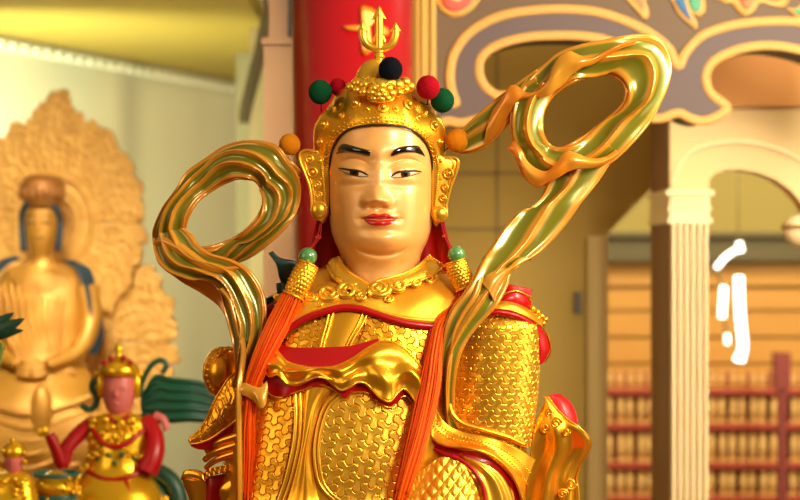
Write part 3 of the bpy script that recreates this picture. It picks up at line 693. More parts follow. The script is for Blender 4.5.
# wave at the foot of the ring, turning into the tail
TA = [(154.5, 240, 30), (156, 252, 34), (160, 263, 38), (170, 272, 40), (184, 277, 42), (199, 277, 42), (212, 281, 42), (221, 292, 42), (226, 312, 44), (232, 334, 46), (236, 350, 48), (238, 368, 50), (238, 388, 50)]
TB = [(183, 229, 34), (192, 237, 38), (198, 246, 40), (208, 254, 44), (220, 258, 46), (233, 262, 48), (247, 270, 50), (257, 282, 50), (263, 296, 50), (265, 312, 52), (263, 335, 54), (257, 358, 56), (245, 386, 56)]
hf, pf = ridges(3, 6.5, 8, .07, 0, 2.5)
ruled(q, TA, TB, nv=220, nu=40, thick=6, prof=hf, paint=pf)
edge_tube(q, TA, 1.6, False, .6); edge_tube(q, TB, 2.0, False, .6)
# crest that rolls over the ring's foot
ruled(q, [(154.5, 241, 34), (160, 236, 38), (170, 238, 42), (182, 243, 46), (194, 252, 50), (207, 261, 52), (222, 266, 54), (236, 266, 54)],
      [(158, 246, 36), (164, 246, 42), (173, 251, 47), (186, 259, 51), (199, 267, 53), (213, 272, 55), (227, 273, 55), (240, 269, 54)], nv=80, nu=16, thick=4, prof=lambda u, v: 4*np.sin(PI*u), c=.6)
# amber underside and the slim fold that drops beside it
ruled(q, [(170, 272, 38), (185, 277, 38), (199, 277.5, 38), (212, 282, 38), (221, 293, 38), (227, 312, 40)], [(171, 274.5, 36), (184, 283.5, 32), (199, 292, 30), (211, 300, 30), (220, 308, 32), (227, 320, 38)], nv=60, nu=14, thick=4, prof=lambda u, v: -3*np.sin(PI*u), c=1.)
ruled(q, [(218, 290, 50), (226, 300, 53), (231, 316, 55), (236, 334, 56), (240, 350, 62), (238.5, 368, 74), (236, 390, 82), (236, 430, 82), (237, 480, 80), (237, 508, 78)],
      [(224, 287, 52), (233, 299, 55), (238, 316, 57), (243, 333, 58), (246, 349, 64), (244, 368, 76), (241, 390, 84), (241, 430, 84), (241.5, 480, 82), (241.5, 508, 80)], nv=140, nu=12, thick=4, prof=lambda u, v: 3*np.sin(PI*u), c=.55)
ruled(q, [(237, 384, 78), (245, 383, 84), (253, 386, 86), (260, 387, 86), (267, 381, 82)], [(237, 391, 78), (246, 396, 84), (254, 403, 88), (261, 409, 89), (268, 399, 84)], nv=50, nu=14, thick=3, prof=lambda u, v: 3*np.sin(v*10)*u+2*np.sin(PI*u), c=.55)
# link from the ring to the helmet
ruled(q, [(280, 152, 16), (289, 158, 18), (297, 166, 16), (301, 172, 12)], [(281, 170, 18), (288, 173, 20), (296, 177, 18), (301, 178, 12)], nv=40, nu=12, thick=4, prof=lambda u, v: 3*np.sin(u*7), c=.6)
tag(q.build('scarf', GREENG, statue), 'green and gold scarf looping in a ring on the left')

# right ring
q = MB()
Ro = [(512, 128), (513, 106), (519, 92), (530, 78), (545, 65), (560, 54), (580, 47), (604, 41.5), (626, 37), (646, 36), (660, 42), (667.5, 57), (669, 73), (662, 97), (650, 120), (633, 141), (613, 160), (592, 172), (568, 180), (545, 184), (527, 178), (518, 160)]
Ri = [(541.5, 128), (542, 116), (546, 105), (553, 95), (562, 87.5), (573, 81.5), (584, 77.5), (596, 74.5), (608, 74), (618, 78), (625, 86), (626, 97), (620, 108), (608, 118.5), (596, 128), (584, 137), (573, 143.5), (564, 148), (555, 148.5), (549, 145), (545, 140), (542.5, 134)]
t = np.linspace(0, 2*PI, len(Ro), endpoint=False)
do = 22+6*np.sin(t*3+1)+8*np.cos(t); di = 26+5*np.sin(t*4+2)+4*np.cos(t)
hf, pf = ridges(2, 6, 12, .09, .4, 3)
ruled(q, [(x, y, d) for (x, y), d in zip(Ro, do)], [(x, y, d) for (x, y), d in zip(Ri, di)], nv=280, nu=46, closed=True, thick=8, prof=hf, paint=pf)
edge_tube(q, [(x, y, d) for (x, y), d in zip(Ro, do)], 1.9, True, .6); edge_tube(q, [(x, y, d) for (x, y), d in zip(Ri, di)], 1.8, True, .85)
# amber fold winding along the ring's upper left
ruled(q, [(494, 108, 30), (503, 96, 36), (509, 86, 40), (517, 86, 42), (526, 92, 42), (538, 90, 44), (547, 80, 46), (553, 66, 48), (561, 55, 48), (570, 51, 48), (580, 55, 46), (592, 57, 44), (606, 50, 42), (620, 43, 40), (634, 40, 36)],
      [(484, 146, 24), (497, 134, 30), (508, 116, 36), (517, 103, 40), (529, 99, 42), (545, 97, 44), (556, 90, 46), (565, 82, 48), (573, 74, 48), (582, 68, 48), (591, 65, 46), (602, 59, 44), (614, 52, 42), (625, 47, 40), (636, 44, 36)],
      nv=160, nu=24, thick=4, prof=lambda u, v: 5*np.sin(PI*u)**.8+1.5*np.sin(v*30)*u, paint=lambda u, v: .75+.2*np.sin(v*9)+0*u)
# band that comes from the pompom to the ring
TA = [(455, 144, 10), (463, 130, 12), (476, 117, 16), (490, 105, 18), (505, 94, 20), (522, 82, 22), (538, 71, 24)]
TB = [(460, 152, 12), (472, 151, 16), (486, 145, 22), (498, 134, 26), (510, 120, 30), (522, 108, 34), (540, 92, 36)]
hf, pf = ridges(2, 4, 5, .08, 0, 1.5)
ruled(q, TA, TB, nv=100, nu=28, thick=5, prof=hf, paint=pf); edge_tube(q, TA, 1.0, False, .4); edge_tube(q, TB, 1.7, False, .9)
# amber fold at the foot of the ring
ruled(q, [(509, 146, 38), (514, 141, 42), (521, 148, 44), (525, 158, 46), (534, 167, 48), (546, 171, 50), (556, 163, 52), (565, 152, 52), (574, 152, 52), (590, 158, 48), (604, 157, 42), (616, 150, 36)],
      [(510, 150, 38), (517, 160, 42), (522, 170, 44), (527, 180, 46), (537, 187, 48), (547, 183, 50), (558, 178, 52), (568, 172, 52), (578, 169, 52), (592, 168, 48), (605, 164, 42), (615, 155, 36)],
      nv=120, nu=18, thick=4, prof=lambda u, v: 4*np.sin(PI*u), paint=lambda u, v: .8+.2*np.sin(v*14+1)+0*u)
# the long tail down over the shoulder
TA = [(550, 178, 28), (542, 197, 30), (530, 210, 34), (516, 217, 38), (503, 231, 42), (491, 249, 48), (482, 262, 54), (474, 278, 60), (464, 294, 64), (453, 308, 66), (446, 324, 68), (442, 345, 68), (441, 370, 66), (441, 395, 60), (441, 418, 50), (442, 440, 44)]
TB = [(612, 158, 24), (597, 181, 26), (580, 202, 30), (566, 222, 32), (549, 242, 36), (533, 256, 42), (512, 268, 50), (506, 286, 56), (495, 306, 62), (480, 322, 64), (467, 339, 66), (459, 356, 68), (455, 375, 66), (453, 395, 60), (455, 416, 50), (462, 440, 44)]
hf, pf = ridges(2, 5, 7, .10, 1.2, 1.3)
ruled(q, TA, TB, nv=240, nu=40, thick=6, prof=hf, paint=pf); edge_tube(q, TA, 1.4, False, .6); edge_tube(q, TB, 1.7, False, .65)
# gold pleat where it turns over the shoulder
ruled(q, [(516, 266, 52), (506, 268, 58), (496, 270, 62), (487, 275, 66), (482, 283, 68)], [(531, 258, 46), (519, 266, 52), (509, 275, 58), (500, 288, 64), (494, 302, 66)], nv=60, nu=18, thick=4, prof=lambda u, v: 5*np.sin(PI*u), c=.6)
ruled(q, [(476, 283, 66), (470, 298, 70), (460, 314, 72), (452, 334, 74), (449, 360, 74), (447, 385, 70), (447, 412, 60)], [(484, 276, 66), (478, 296, 71), (466, 314, 73), (456, 334, 75), (452, 360, 75), (449.5, 385, 71), (449, 412, 61)], nv=80, nu=10, thick=3, prof=lambda u, v: 2.5*np.sin(PI*u), c=.62)
tag(q.build('scarf', GREENG, statue), 'green and gold scarf looping in a ring on the right')

# ---------------- tassels (cord, bead, wrapped head, fringe)
def tassel(label, cord, bead, rb, head_, wid, path, widths, dseed):
    r = thing('tassel', label, 'tassel', V(bead[0], bead[1], bead[2]), 'orange tassels hung from the helmet')
    q = MB()
    P = spl(cord, 40); q.tube(V(P[:, 0], P[:, 1], P[:, 2]), .55*S, 6)
    P2 = P+np.array([2.5, 0, 1])*np.sin(np.linspace(0, PI, 40))[:, None]; q.tube(V(P2[:, 0], P2[:, 1], P2[:, 2]), .5*S, 6)
    k = P[20]; t = np.linspace(0, 2*PI, 24, endpoint=False)
    for s, ph in ((3.6, 0), (3.0, 1.2), (2.6, 2.2)):
        q.tube(V(k[0]+s*np.cos(t)*np.cos(t+ph), k[1]+s*np.sin(t)*np.cos(t), k[2]+2*np.sin(2*t)), .6*S, 6, closed=True)
    q.build('cord', CORD, r)
    q = MB(); q.ball(V(*bead), rb*S, 32, 20); q.build('bead', JADE, r)
    q = MB(); Hh = spl(head_, 60); nu = 96; a = np.linspace(0, 2*PI, nu, endpoint=False)
    P = V(Hh[:, 0], Hh[:, 1], Hh[:, 2]); T = np.gradient(P, axis=0); T /= np.linalg.norm(T, axis=1)[:, None]
    n1 = np.cross(T, [0, 1., 0]); n1 /= np.linalg.norm(n1, axis=1)[:, None]; n2 = np.cross(T, n1)
    v = np.linspace(0, 1, 60)[:, None]; 
    weave = np.abs(np.sin(a*9+np.floor(v*9)*PI/2))*np.abs(np.sin(v*9*PI))**.5
    rad = wid*(.80+.20*np.sin(PI*np.clip(v*1.05, 0, 1))**.5)*(1+.09*weave)
    G = P[:, None]+S*rad[..., None]*(np.cos(a)[None, :, None]*n1[:, None]+np.sin(a)[None, :, None]*n2[:, None])
    q.grid(G, cu=True, cap0=True, cap1=True)
    for e in (1, 58):
        q.tube(P[e]+S*wid*.92*(np.cos(a)[:, None]*n1[e]+np.sin(a)[:, None]*n2[e]), 1.2*S, 8, closed=True)
    q.build('tassel_head', GOLD, r)
    q = MB(); P = spl(path, 70); rg = np.random.default_rng(dseed)
    wv = np.interp(np.linspace(0, 1, 70), np.linspace(0, 1, len(widths)), widths)
    T = np.gradient(P[:, :2], axis=0); T /= np.linalg.norm(T, axis=1)[:, None]; n = np.stack([-T[:, 1], T[:, 0]], -1)
    for i in range(150):
        an = rg.uniform(0, 2*PI); rr = math.sqrt(rg.uniform(.05, 1)); ox = rr*math.cos(an); oz = rr*math.sin(an)
        w = .06*np.sin(np.linspace(0, 1, 70)*rg.uniform(4, 11)+rg.uniform(0, 6))
        L = 70-int(rg.uniform(0, 5))
        off = (ox+w)*wv
        q.tube(V(P[:L, 0]+n[:L, 0]*off[:L], P[:L, 1]+n[:L, 1]*off[:L], P[:L, 2]+oz*np.minimum(wv[:L], 9)), rg.uniform(.65, 1.15)*S, 5, c=rg.uniform(.02, 1))
    q.build('fringe', ORANGE, r)
    return r
tassel('orange silk tassel with green bead and gold wrapped head hanging left of the neck',
       [(321, 219, 14), (319, 230, 24), (316, 240, 34), (309, 250, 48)], (308, 256.5, 52), 9, [(308.5, 264.5, 54), (304, 274, 56), (299, 284, 58), (293, 296, 59)], 11,
       [(293, 295, 60), (282, 318, 64), (270, 342, 70), (259, 366, 74), (251, 390, 74), (247, 420, 74), (246, 460, 72), (244, 503, 70)], [9.5, 11.5, 10, 8, 7, 8, 8, 7.5], 3)
tassel('orange silk tassel with green bead falling down the breast behind the right scarf',
       [(440, 220, 14), (443, 230, 24), (446, 240, 34), (453, 249, 44)], (456.5, 254.5, 46), 8.6, [(455.5, 261, 46), (458, 269, 46), (461.5, 278, 46), (465.5, 288, 46)], 10.5,
       [(465.5, 288, 46), (463, 300, 47), (452, 312, 52), (440, 323, 62), (434, 350, 72), (430, 380, 80), (424, 410, 88), (415, 445, 98), (405, 480, 106), (399, 502, 108)], [7, 7, 7, 8, 10.5, 11.5, 11, 10.5, 8.5, 7], 5)

# ---------------- altar
altar = thing('altar_table', 'red lacquered altar table under the seated gilded statue', 'table', (0, 0, 0))
q = MB(); q.box((-.46, -.42, ALTAR_Z-.05), (.5, .28, ALTAR_Z)); q.build('table_top', RED, altar, smooth=False)
q = MB(); q.box((-.42, -.38, .0), (.46, .24, ALTAR_Z-.05)); q.build('table_body', RED, altar, smooth=False)
# ================================================================== THE ROOM
def room_map(cx, cy, Y):
    k = (CAMD+Y)/F; c = B(cx, cy, Y)
    def R(px, py, d=0.0):
        px, py, d = np.broadcast_arrays(np.asarray(px, float), np.asarray(py, float), np.asarray(d, float))
        return np.stack([c[0]+(px-cx)*k, Y-d*k, c[2]-(py-cy)*k], -1)
    R.k = k; return R
WALLG = mat('pale_green_plaster', srgb(208, 202, 154), .8, var=(1.3, srgb(190, 198, 162), .6))
CEIL = mat('olive_ceiling', srgb(170, 148, 44), .8)
OLIVE = mat('olive_plaster', srgb(170, 136, 50), .7, var=(1.5, srgb(152, 124, 44), .6))
CREAM = mat('cream_paint', srgb(234, 200, 138), .6, var=(2, srgb(226, 190, 124), .5))
CREAM2 = mat('cream_moulding', srgb(244, 218, 164), .5)
BROWN = mat('brown_wood', srgb(158, 108, 50), .6)
PINK = mat('pinkish_stone', srgb(172, 128, 86), .6, var=(4, srgb(150, 110, 76), .5))
DARKW = mat('dark_wood_and_shade', srgb(62, 44, 26), .6)
STRIPG = mat('gold_moulding', srgb(206, 162, 74), .45, .15)
TAUPE = mat('taupe_paint', srgb(100, 76, 50), .65, var=(3, srgb(92, 72, 54), .5))
PURPLE = mat('grey_purple_paint', srgb(92, 75, 72), .65)
CREAML = mat('cream_line', srgb(204, 152, 74), .6)
FLOORM = mat('brown_floor_tile', srgb(110, 74, 44), .35)
WOODY = mat('yellow_wood', srgb(206, 148, 58), .55, var=(3, srgb(190, 130, 50), .6))
GREY = mat('grey_green_paint', srgb(92, 80, 38), .6)
REDP = mat('red_shelf_paint', srgb(150, 44, 30), .55)
DRED = mat('dark_red_paint', srgb(130, 50, 40), .5)
COLR = mat('red_column_lacquer', srgb(172, 10, 22), .34, 0, coat=.15, spec=.35, var=(3, srgb(150, 6, 18), .5))
ORPAINT = mat('orange_gilt', srgb(232, 132, 20), .4, .3)
OLDGOLD = mat('old_gold', srgb(198, 142, 50), .42, .4, var=(9, srgb(160, 104, 30), .7), bump=(60, .3))
OLDGOLD2 = mat('carved_gold', srgb(224, 172, 80), .6, .15, var=(30, srgb(196, 138, 52), .7))
BLUEH = mat('blue_black_paint', srgb(32, 52, 60), .5)
SMGOLD = mat('leaf_gold', srgb(240, 186, 30), .25, .7)
PINKF = mat('pink_face_paint', srgb(206, 106, 96), .45)
GREENC = mat('green_glaze', srgb(22, 78, 54), .35, coat=.3)
LEAF = mat('dark_leaf', srgb(16, 60, 38), .45)
GLAREW = mat('white_glare', srgb(255, 250, 235), .4, emit=((1, .97, .88, 1), 3.5))  # glowing colour that imitates a glass reflection

def structure(o): o['kind'] = 'structure'; return o
q = MB(); q.box((-5, -4, -.1), (6, 8.2, 0)); structure(q.build('floor', FLOORM, smooth=False))
# left bay: receding wall, ceiling, cornice
w0 = np.array([-1.376, 3.67]); w1 = np.array([-.72, 5.42]); dv = (w1-w0); dn = np.array([-dv[1], dv[0]])/np.linalg.norm(dv)*.15
a0 = w0-dv*.6; a1 = w1+dv*.25; CH = ZC+.735
def slab(mb, p0, p1, off, z0, z1):
    v = [(p0[0], p0[1], z0), (p1[0], p1[1], z0), (p1[0]+off[0], p1[1]+off[1], z0), (p0[0]+off[0], p0[1]+off[1], z0)]
    v += [(x, y, z1) for x, y, _ in v]
    mb.add(v, [(0, 1, 2, 3), (4, 7, 6, 5), (0, 4, 5, 1), (1, 5, 6, 2), (2, 6, 7, 3), (3, 7, 4, 0)])
q = MB(); slab(q, a0, a1, dn, 0, CH+.05); structure(q.build('wall_left', WALLG, smooth=False))
q = MB(); q.box((-4.2, 1.3, CH), (-.45, 6.6, CH+.06)); structure(q.build('ceiling', CEIL, smooth=False))
q = MB(); slab(q, a0, a1, -dn*.2, CH-.025, CH)
for i in range(46):
    t = i/46.; p = a0+(a1-a0)*t; slab(q, p, p+(a1-a0)*.011, -dn*.35, CH-.048, CH-.02)
structure(q.build('trim_1', WALLG, smooth=False))
# pale and dark uprights where the wall ends
q = MB(); q.prism([(236, -70), (252, -70), (252, 900), (236, 900)], 4.2, 4.3); structure(q.build('trim_2', mat('grey_olive_paint', srgb(112, 104, 56), .7), smooth=False))
q = MB(); q.prism([(250, -60), (264, -60), (264, 950), (250, 950)], 3.4, 3.5); structure(q.build('trim_3', mat('pale_olive_paint', srgb(142, 126, 72), .7), smooth=False))
q = MB(); q.prism([(266, -10), (268, 40), (249, 112), (247, 122), (239, 122), (239, 112), (256, 40)], 3.1, 3.18)
structure(q.build('trim_10', GREY, smooth=False))
pil = thing('stone_pillar', 'pinkish square pillar with dark upper block left of the red column', 'pillar', (B(277, 250, 1.75)[0], 1.75, 0))
q = MB(); xa, xb = B(263.5, 0, 1.7)[0], B(300, 0, 1.7)[0]; zc = B(0, 42, 1.7)[2]
q.box((xa, 1.7, 0), (xb, 1.95, zc)); q.build('shaft', PINK, pil, smooth=False)
q = MB(); q.box((xa+.012, 1.705, zc), (xb, 1.95, zc+.4)); q.box((xa-.004, 1.69, zc-.006), (xb, 1.95, zc+.01)); q.build('upper_block', PINK, pil, smooth=False)
q = MB(); q.box((B(288, 0, 1.69)[0], 1.68, zc+.01), (B(294, 0, 1.69)[0], 1.70, zc+.4)); q.build('dark_strip', DARKW, pil, smooth=False)
# the red column with its gilt character
YC = 1.1; RC = 60*(CAMD+YC)/F; cc = B(352.5, 250, YC)
col = thing('red_column', 'round red lacquered column with gilt character behind the statue head', 'column', (cc[0], YC, 0))
q = MB(); q.lathe((cc[0], YC, 0), [(RC*1.12, 0), (RC*1.12, .12), (RC, .15), (RC, 3.6)], 64); o = q.build('shaft', COLR, col)
q = MB()
def on_col(px, py, d=0.):
    k = (CAMD+YC-RC)/F; x = (np.asarray(px, float)-400)*k; dx = x-cc[0]
    y = YC-np.sqrt(np.maximum((RC+.002)**2-dx**2, 0))-np.asarray(d, float)*k
    return np.stack(np.broadcast_arrays(x, y, ZC+(250-np.asarray(py, float))*k), -1)
for pts in ([(361, 7), (368, 6.5), (374, 9), (379, 14), (376, 20), (371, 24), (371, 34), (372, 46), (370, 53), (365, 55), (361.5, 51), (361.5, 38), (361, 22)],
            [(376, 26), (383, 25), (389, 28.5), (389, 33), (384, 35), (376, 34)], [(343, 27), (350, 25.5), (362, 26), (362, 30), (350, 30.5)]):
    q.pillow(spl(pts, 50, True), .5, 1.5, on_col, 1.2, rings=5)
q.build('gilt_character', ORPAINT, col)
# gilded upright beside the painted board
YB = 1.40
board = thing('painted_screen', 'taupe painted board with scalloped grey cloud band on a fluted gold upright', 'screen', (B(423, 0, YB)[0], YB, 0))
q = MB(); xs = [410.5, 413, 413, 416.5, 418, 421, 422, 426, 427, 431, 431, 436]; ds = [0, 0, 6, 8, 4, 4, 8, 8, 4, 4, 8, 8]
prof_ = [(B(x, 0, 1.32)[0], 1.32-d*.0022) for x, d in zip(xs, ds)]
v = [(x, y, 0) for x, y in prof_]+[(prof_[-1][0], 1.47, 0), (prof_[0][0], 1.47, 0)]; n = len(v); v += [(x, y, 3.4) for x, y, _ in v]
q.add(v, [tuple(range(n))[::-1], tuple(range(n, 2*n))]+[(i, (i+1) % n, n+(i+1) % n, n+i) for i in range(n)]); q.build('fluted_upright', STRIPG, board, smooth=False)
# ------------------------------------------------ the painted board with cloud-shaped openings
low = [(436, 126), (447, 121), (460, 123), (475, 120), (490, 113), (502, 103), (512, 95), (503, 95.5), (494, 94), (483, 83.5), (479, 69), (483, 55.5), (499, 44.5), (525, 37.5), (553, 35.5), (582, 36), (606, 40), (628, 50), (645, 62), (650, 77), (645, 93), (630, 107), (645, 116), (660, 118.5), (678, 113), (690, 118), (702, 121), (714, 118), (727, 107.5), (712, 94.5), (706, 80), (709, 67), (720, 57), (742, 48.5), (770, 45.5), (800, 50), (828, 60), (850, 78), (858, 95)]
up = [(440, 100), (449, 103), (456, 103), (453, 95), (450.5, 84), (450.5, 70), (454, 54), (466, 36), (485, 22.5), (508, 14), (537, 10), (563, 9), (591, 11), (615, 17), (636, 25.5), (655, 36.5), (669, 49), (678.5, 66), (686, 52), (702, 36), (725, 27), (750, 22.5), (778, 21), (800, 22.5), (830, 30), (866, 50)]
cl = spl(low, 260); cu_ = spl(up, 260)
q = MB(); q.prism([(434, -80), (434, 126)]+[tuple(p) for p in cl]+[(900, 95), (900, -80)], YB, YB+.20, side=1); q.build('panel', [TAUPE, DARKW], board, smooth=False)  # cut edges painted dark to stand for the shade under the openings
q = MB(); q.prism([tuple(p) for p in cu_]+[(866, 90)]+[tuple(p) for p in cl[::-1]], YB-.004, YB-.0005); q.build('cloud_band', PURPLE, board, smooth=False)
for pts in (low, up):
    q = MB(); P = spl(pts, 320); q.tube(B(P[:, 0], P[:, 1], YB-.004), 4.6*.00225, 12, flat=(.35, 1)); q.build('cream_outline', CREAML, board)
def flower(name, layers, label):
    q = MB(); ms = []
    for i, (pts, colr, lev) in enumerate(layers):
        if colr not in ms: ms.append(colr)
        R = room_map(pts[0][0], pts[0][1], YB-.003)
        q.pillow(spl(pts, 60, True), .6, 1.0, R, .6+lev, rings=5, mi=ms.index(colr))
    tag(q.build(name, ms, board), label)
PR = mat('rose_paint', srgb(206, 84, 70), .6); BL = mat('blue_paint', srgb(34, 96, 140), .6); TG = mat('jade_paint', srgb(70, 150, 110), .6); OR = mat('coral_paint', srgb(206, 116, 70), .6); WT2 = mat('pale_paint', srgb(214, 186, 140), .6)
flower('painted_scroll', [([(434, -12), (438, 6), (446, 14.5), (456, 17), (468, 13), (478, 3), (482, -12)], CREAML, 0), ([(440, -10), (442, 3), (449, 10), (457, 11.5), (466, 7.5), (473, -1), (475, -12)], PR, 1.2), ([(447, -10), (449, -2), (457, 2), (464, -3), (466, -12)], WT2, 2.4)], 'rose scroll with cream edge')
flower('painted_leaf', [([(622, -8), (630, 4), (638, 13), (645, 19.5), (649, 15), (647, 5), (641, -8)], CREAML, 0), ([(630, -6), (637, 4), (643, 10), (643, 2), (639, -7)], OR, 1.)], 'cream and coral leaf')
flower('painted_leaf', [([(668, -8), (673, 4), (678, 14), (686, 22), (696, 29.5), (697, 22), (692, 14), (700, 16.5), (705, 11), (705, 2), (699, -8)], CREAML, 0), ([(673, -6), (677, 5), (684, 15), (691, 21), (688, 12), (681, -7)], BL, 1.2), ([(688, -6), (689, 4), (693, 11), (699, 11), (701, 3), (697, -6)], TG, 1.2)], 'blue and jade leaves')
flower('painted_flower', [([(714, -10), (722, 2), (732, 4), (738, 12), (746, 16), (754, 11), (760, 3), (772, 6), (784, 7), (790, -2), (794, -12)], CREAML, 0), ([(722, -10), (728, -2), (738, 0), (744, 9), (750, 8), (756, -1), (766, -2), (776, 2), (784, -4), (786, -12)], OR, 1.2), ([(735, -10), (742, 0), (750, -1), (756, -10)], PR, 2.4)], 'coral flower')
flower('painted_leaf', [([(786, 8), (794, 8), (806, 4), (814, 10), (808, 18), (800, 20), (793, 14)], CREAML, 0), ([(793, 10), (803, 8), (808, 11), (802, 16)], TG, 1.2)], 'small jade leaf')
# ------------------------------------------------ right side: wall behind the openings, pillar and arch
YW = 2.6
q = MB(); q.prism([(425, -90), (652, -90), (652, 188), (601, 240), (601, 1050), (425, 1050)], YW, YW+.12); wr = structure(q.build('wall_back', OLIVE, smooth=False))
TILE = mat('tile_joint', srgb(128, 104, 48), .7)
q = MB()
for x in (497,): q.prism([(x-1.6, -90), (x+1.6, -90), (x+1.6, 1050), (x-1.6, 1050)], YW-.002, YW+.01)
for y in (173, 229): q.prism([(425, y-1.6), (560, y-1.6), (560, y+1.6), (425, y+1.6)], YW-.002, YW+.01)
q.build('joint_lines', TILE, wr, smooth=False)
q = MB(); q.prism([(574.5, 292), (581, 292), (581, 313), (574.5, 313)], YW-.02, YW)
tag(q.build('wall_switch', mat('dark_plate', srgb(70, 54, 26), .4), smooth=False), 'small dark upright plate on the olive wall above the flared drape', 'switch')
q = MB(); q.prism([(588, 236), (608, 236), (608, 1000), (588, 1000)], YW-.03, YW-.001); q.prism([(592, 236), (604, 236), (604, 1000), (592, 1000)], YW-.04, YW-.031)
structure(q.build('trim_4', mat('pale_jamb_paint', srgb(206, 176, 104), .6), smooth=False))
YP = 1.95; YP2 = YP+.36
ps = thing('fluted_pilaster', 'cream fluted pilaster with capital carrying the arch', 'pilaster', tuple(B(689, 0, YP)*np.array([1, 1, 0])))
xl, xr = B(671, 0, YP)[0], B(708, 0, YP)[0]; zt = B(0, 190, YP)[2]; zb = B(0, 222, YP)[2]; w = xr-xl
q = MB(); q.box((xl, YP+.012, .1), (xr, YP2, zb), mi=0)
for i in range(6):
    x0 = xl+w*(.02+.174*i); q.box((x0, YP-.014, .12), (x0+w*.09, YP+.013, zb-.002))
q.build('shaft', CREAM2, ps, smooth=False)
q = MB(); q.box((xl-.004, YP-.004, zb), (xr+.004, YP2, zt))
for z0, z1, e in ((zb-.004, zb+.010, .010), (zb+.03, zb+.04, .008), (zt-.014, zt, .014)): q.box((xl-e, YP-e, z0), (xr+e, YP2, z1))
for i in range(5):
    x0 = xl+w*(.06+.19*i); q.box((x0, YP-.010, zb+.042), (x0+w*.12, YP-.003, zt-.016))
q.build('capital', CREAM2, ps, smooth=False)
q = MB(); q.box((xl-.01, YP-.01, 0), (xr+.01, YP2, .1)); q.build('base', CREAM2, ps, smooth=False)
q = MB(); q.box((xl-.003, YP+.02, 0), (xl+.0005, YP2+.002, zt+.5)); structure(q.build('trim_5', mat('umber_paint', srgb(138, 90, 40), .6), smooth=False))
arch = [(709, 190), (709.5, 179), (715, 173.5), (726, 170), (740, 169.5), (758, 172.5), (775, 179), (788, 188), (798, 198), (808, 212), (815, 230), (818, 260), (818, 1000)]
q = MB(); q.prism([(670, 190), (670, 106), (940, 106), (940, 1000)]+arch[::-1], YP, YP+.09); structure(q.build('wall_right', CREAM, smooth=False))
q = MB(); P = spl([(672, 186), (677, 168), (690, 153), (710, 145), (738, 142), (766, 146), (792, 156), (812, 170)], 80); q.tube(B(P[:, 0], P[:, 1], YP), .006, 10); structure(q.build('trim_6', CREAM2))
q = MB(); q.prism([(655, -90), (940, -90), (940, 106), (655, 106)], YP-.01, YP2); structure(q.build('upper_wall_shade_block', mat('tan_wall_shade', srgb(222, 152, 78), .6), smooth=False))  # no beam: the shaded upper wall painted tan as a separate block
# the room seen through the arch
YI = 5.0
q = MB(); q.prism([(520, -200), (1000, -200), (1000, 1000), (520, 1000)], YI+.12, YI+.2); iw = structure(q.build('wall_far', mat('olive_green_plaster', srgb(160, 140, 66), .7), smooth=False))
q = MB()
for y in (262, 285, 309, 338, 362, 386): q.prism([(560, y+.7), (900, y+.7), (900, y+27), (560, y+27)], YI+.07, YI+.115)
structure(q.build('trim_8', WOODY, smooth=False))
q = MB(); q.prism([(560, 236), (900, 236), (900, 261), (560, 261)], YI-.05, YI+.11); q.prism([(560, 232), (900, 232), (900, 237), (560, 237)], YI-.1, YI+.11)
structure(q.build('trim_9', GREY, smooth=False))
SHRED = mat('faded_red_paint', srgb(168, 62, 40), .55); tbl = MB(); tbl_y = [392, 427, 466, 500]
sh = thing('tiered_shelf', 'red tiered shelf with rows of small gold tablets in the room behind the arch', 'shelf', tuple(B(700, 500, YI-.1)))
for i, y in enumerate(tbl_y):
    q = MB(); q.prism([(590, y-3), (860, y-3), (860, y+2.5), (590, y+2.5)], YI-.16-.03*i, YI+.05); q.build('shelf_board', SHRED, sh, smooth=False)
q = MB(); q.prism([(590, 372), (860, 372), (860, 700), (590, 700)], YI+.05, YI+.068); q.build('back_panel', mat('rust_panel', srgb(168, 96, 56), .6), sh, smooth=False)
k = (CAMD+YI-.12)/F
def tablet(w, h):
    q = MB(); q.box((-w/2, -.012, 0), (w/2, .012, h*.14)); q.box((-w*.36, -.007, h*.14), (w*.36, .007, h*.82)); q.pillow([(x*1., y*1.) for x, y in [(-w*.42, h*.8), (w*.42, h*.8), (w*.3, h*.93), (0, h), (-w*.3, h*.93)]], .002, .008, lambda a, b, d: np.stack(np.broadcast_arrays(a, -np.asarray(d), b), -1), .004, rings=3)
    return q
src = None
for i, (y, hgt) in enumerate(((392, 17), (427, 27), (466, 30), (500, 26))):
    Yr = YI-.10-.03*i; kk = (CAMD+Yr)/F
    for j, x in enumerate(np.arange(600, 812, 10.2)):
        if 657 < x < 712: continue
        if src is None: src = o = tablet(8*kk, 1*kk*26).build("memorial_tablet", mat('dull_gold', srgb(224, 176, 96), .5, .1))
        else: o = src.copy(); COL.objects.link(o)
        p = B(x, y-3, Yr); z = p[2]; o.location = (p[0]+.004*math.sin(j*3+i), Yr, z); o.scale = (1, 1, hgt/26.)
        tag(o, 'small gold memorial tablet standing in a row on the red tiered shelf', 'tablet', 'memorial tablets on the red tiered shelf')
q = MB(); p0 = B(783, 353, 4.2); q.prism([(775, 353), (791, 353), (791, 389), (775, 389)], 4.2, 4.26); q.prism([(779, 389), (787, 389), (787, 800), (779, 800)], 4.21, 4.25)
tag(q.build('red_plaque', DRED, smooth=False), 'dull red upright plaque on a post near the right edge', 'plaque')
q = MB(); zz = B(738, -71, 3.6)[2]; q.box((.25, 2.75, zz), (2.6, 5.1, zz+.05)); structure(q.build('ceiling', CEIL, smooth=False))
lp = thing('glare_strips', 'glowing white strips standing for a reflection in glass, seen through the arch', 'lamp', tuple(B(740, 245, 3.6)))  # added glowing strips stand for a reflection in the door glass
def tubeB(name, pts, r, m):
    q = MB(); P = spl(pts, 40); q.tube(B(P[:, 0], P[:, 1], 3.6), r*(CAMD+3.6)/F, 14); return q.build(name, m, lp)
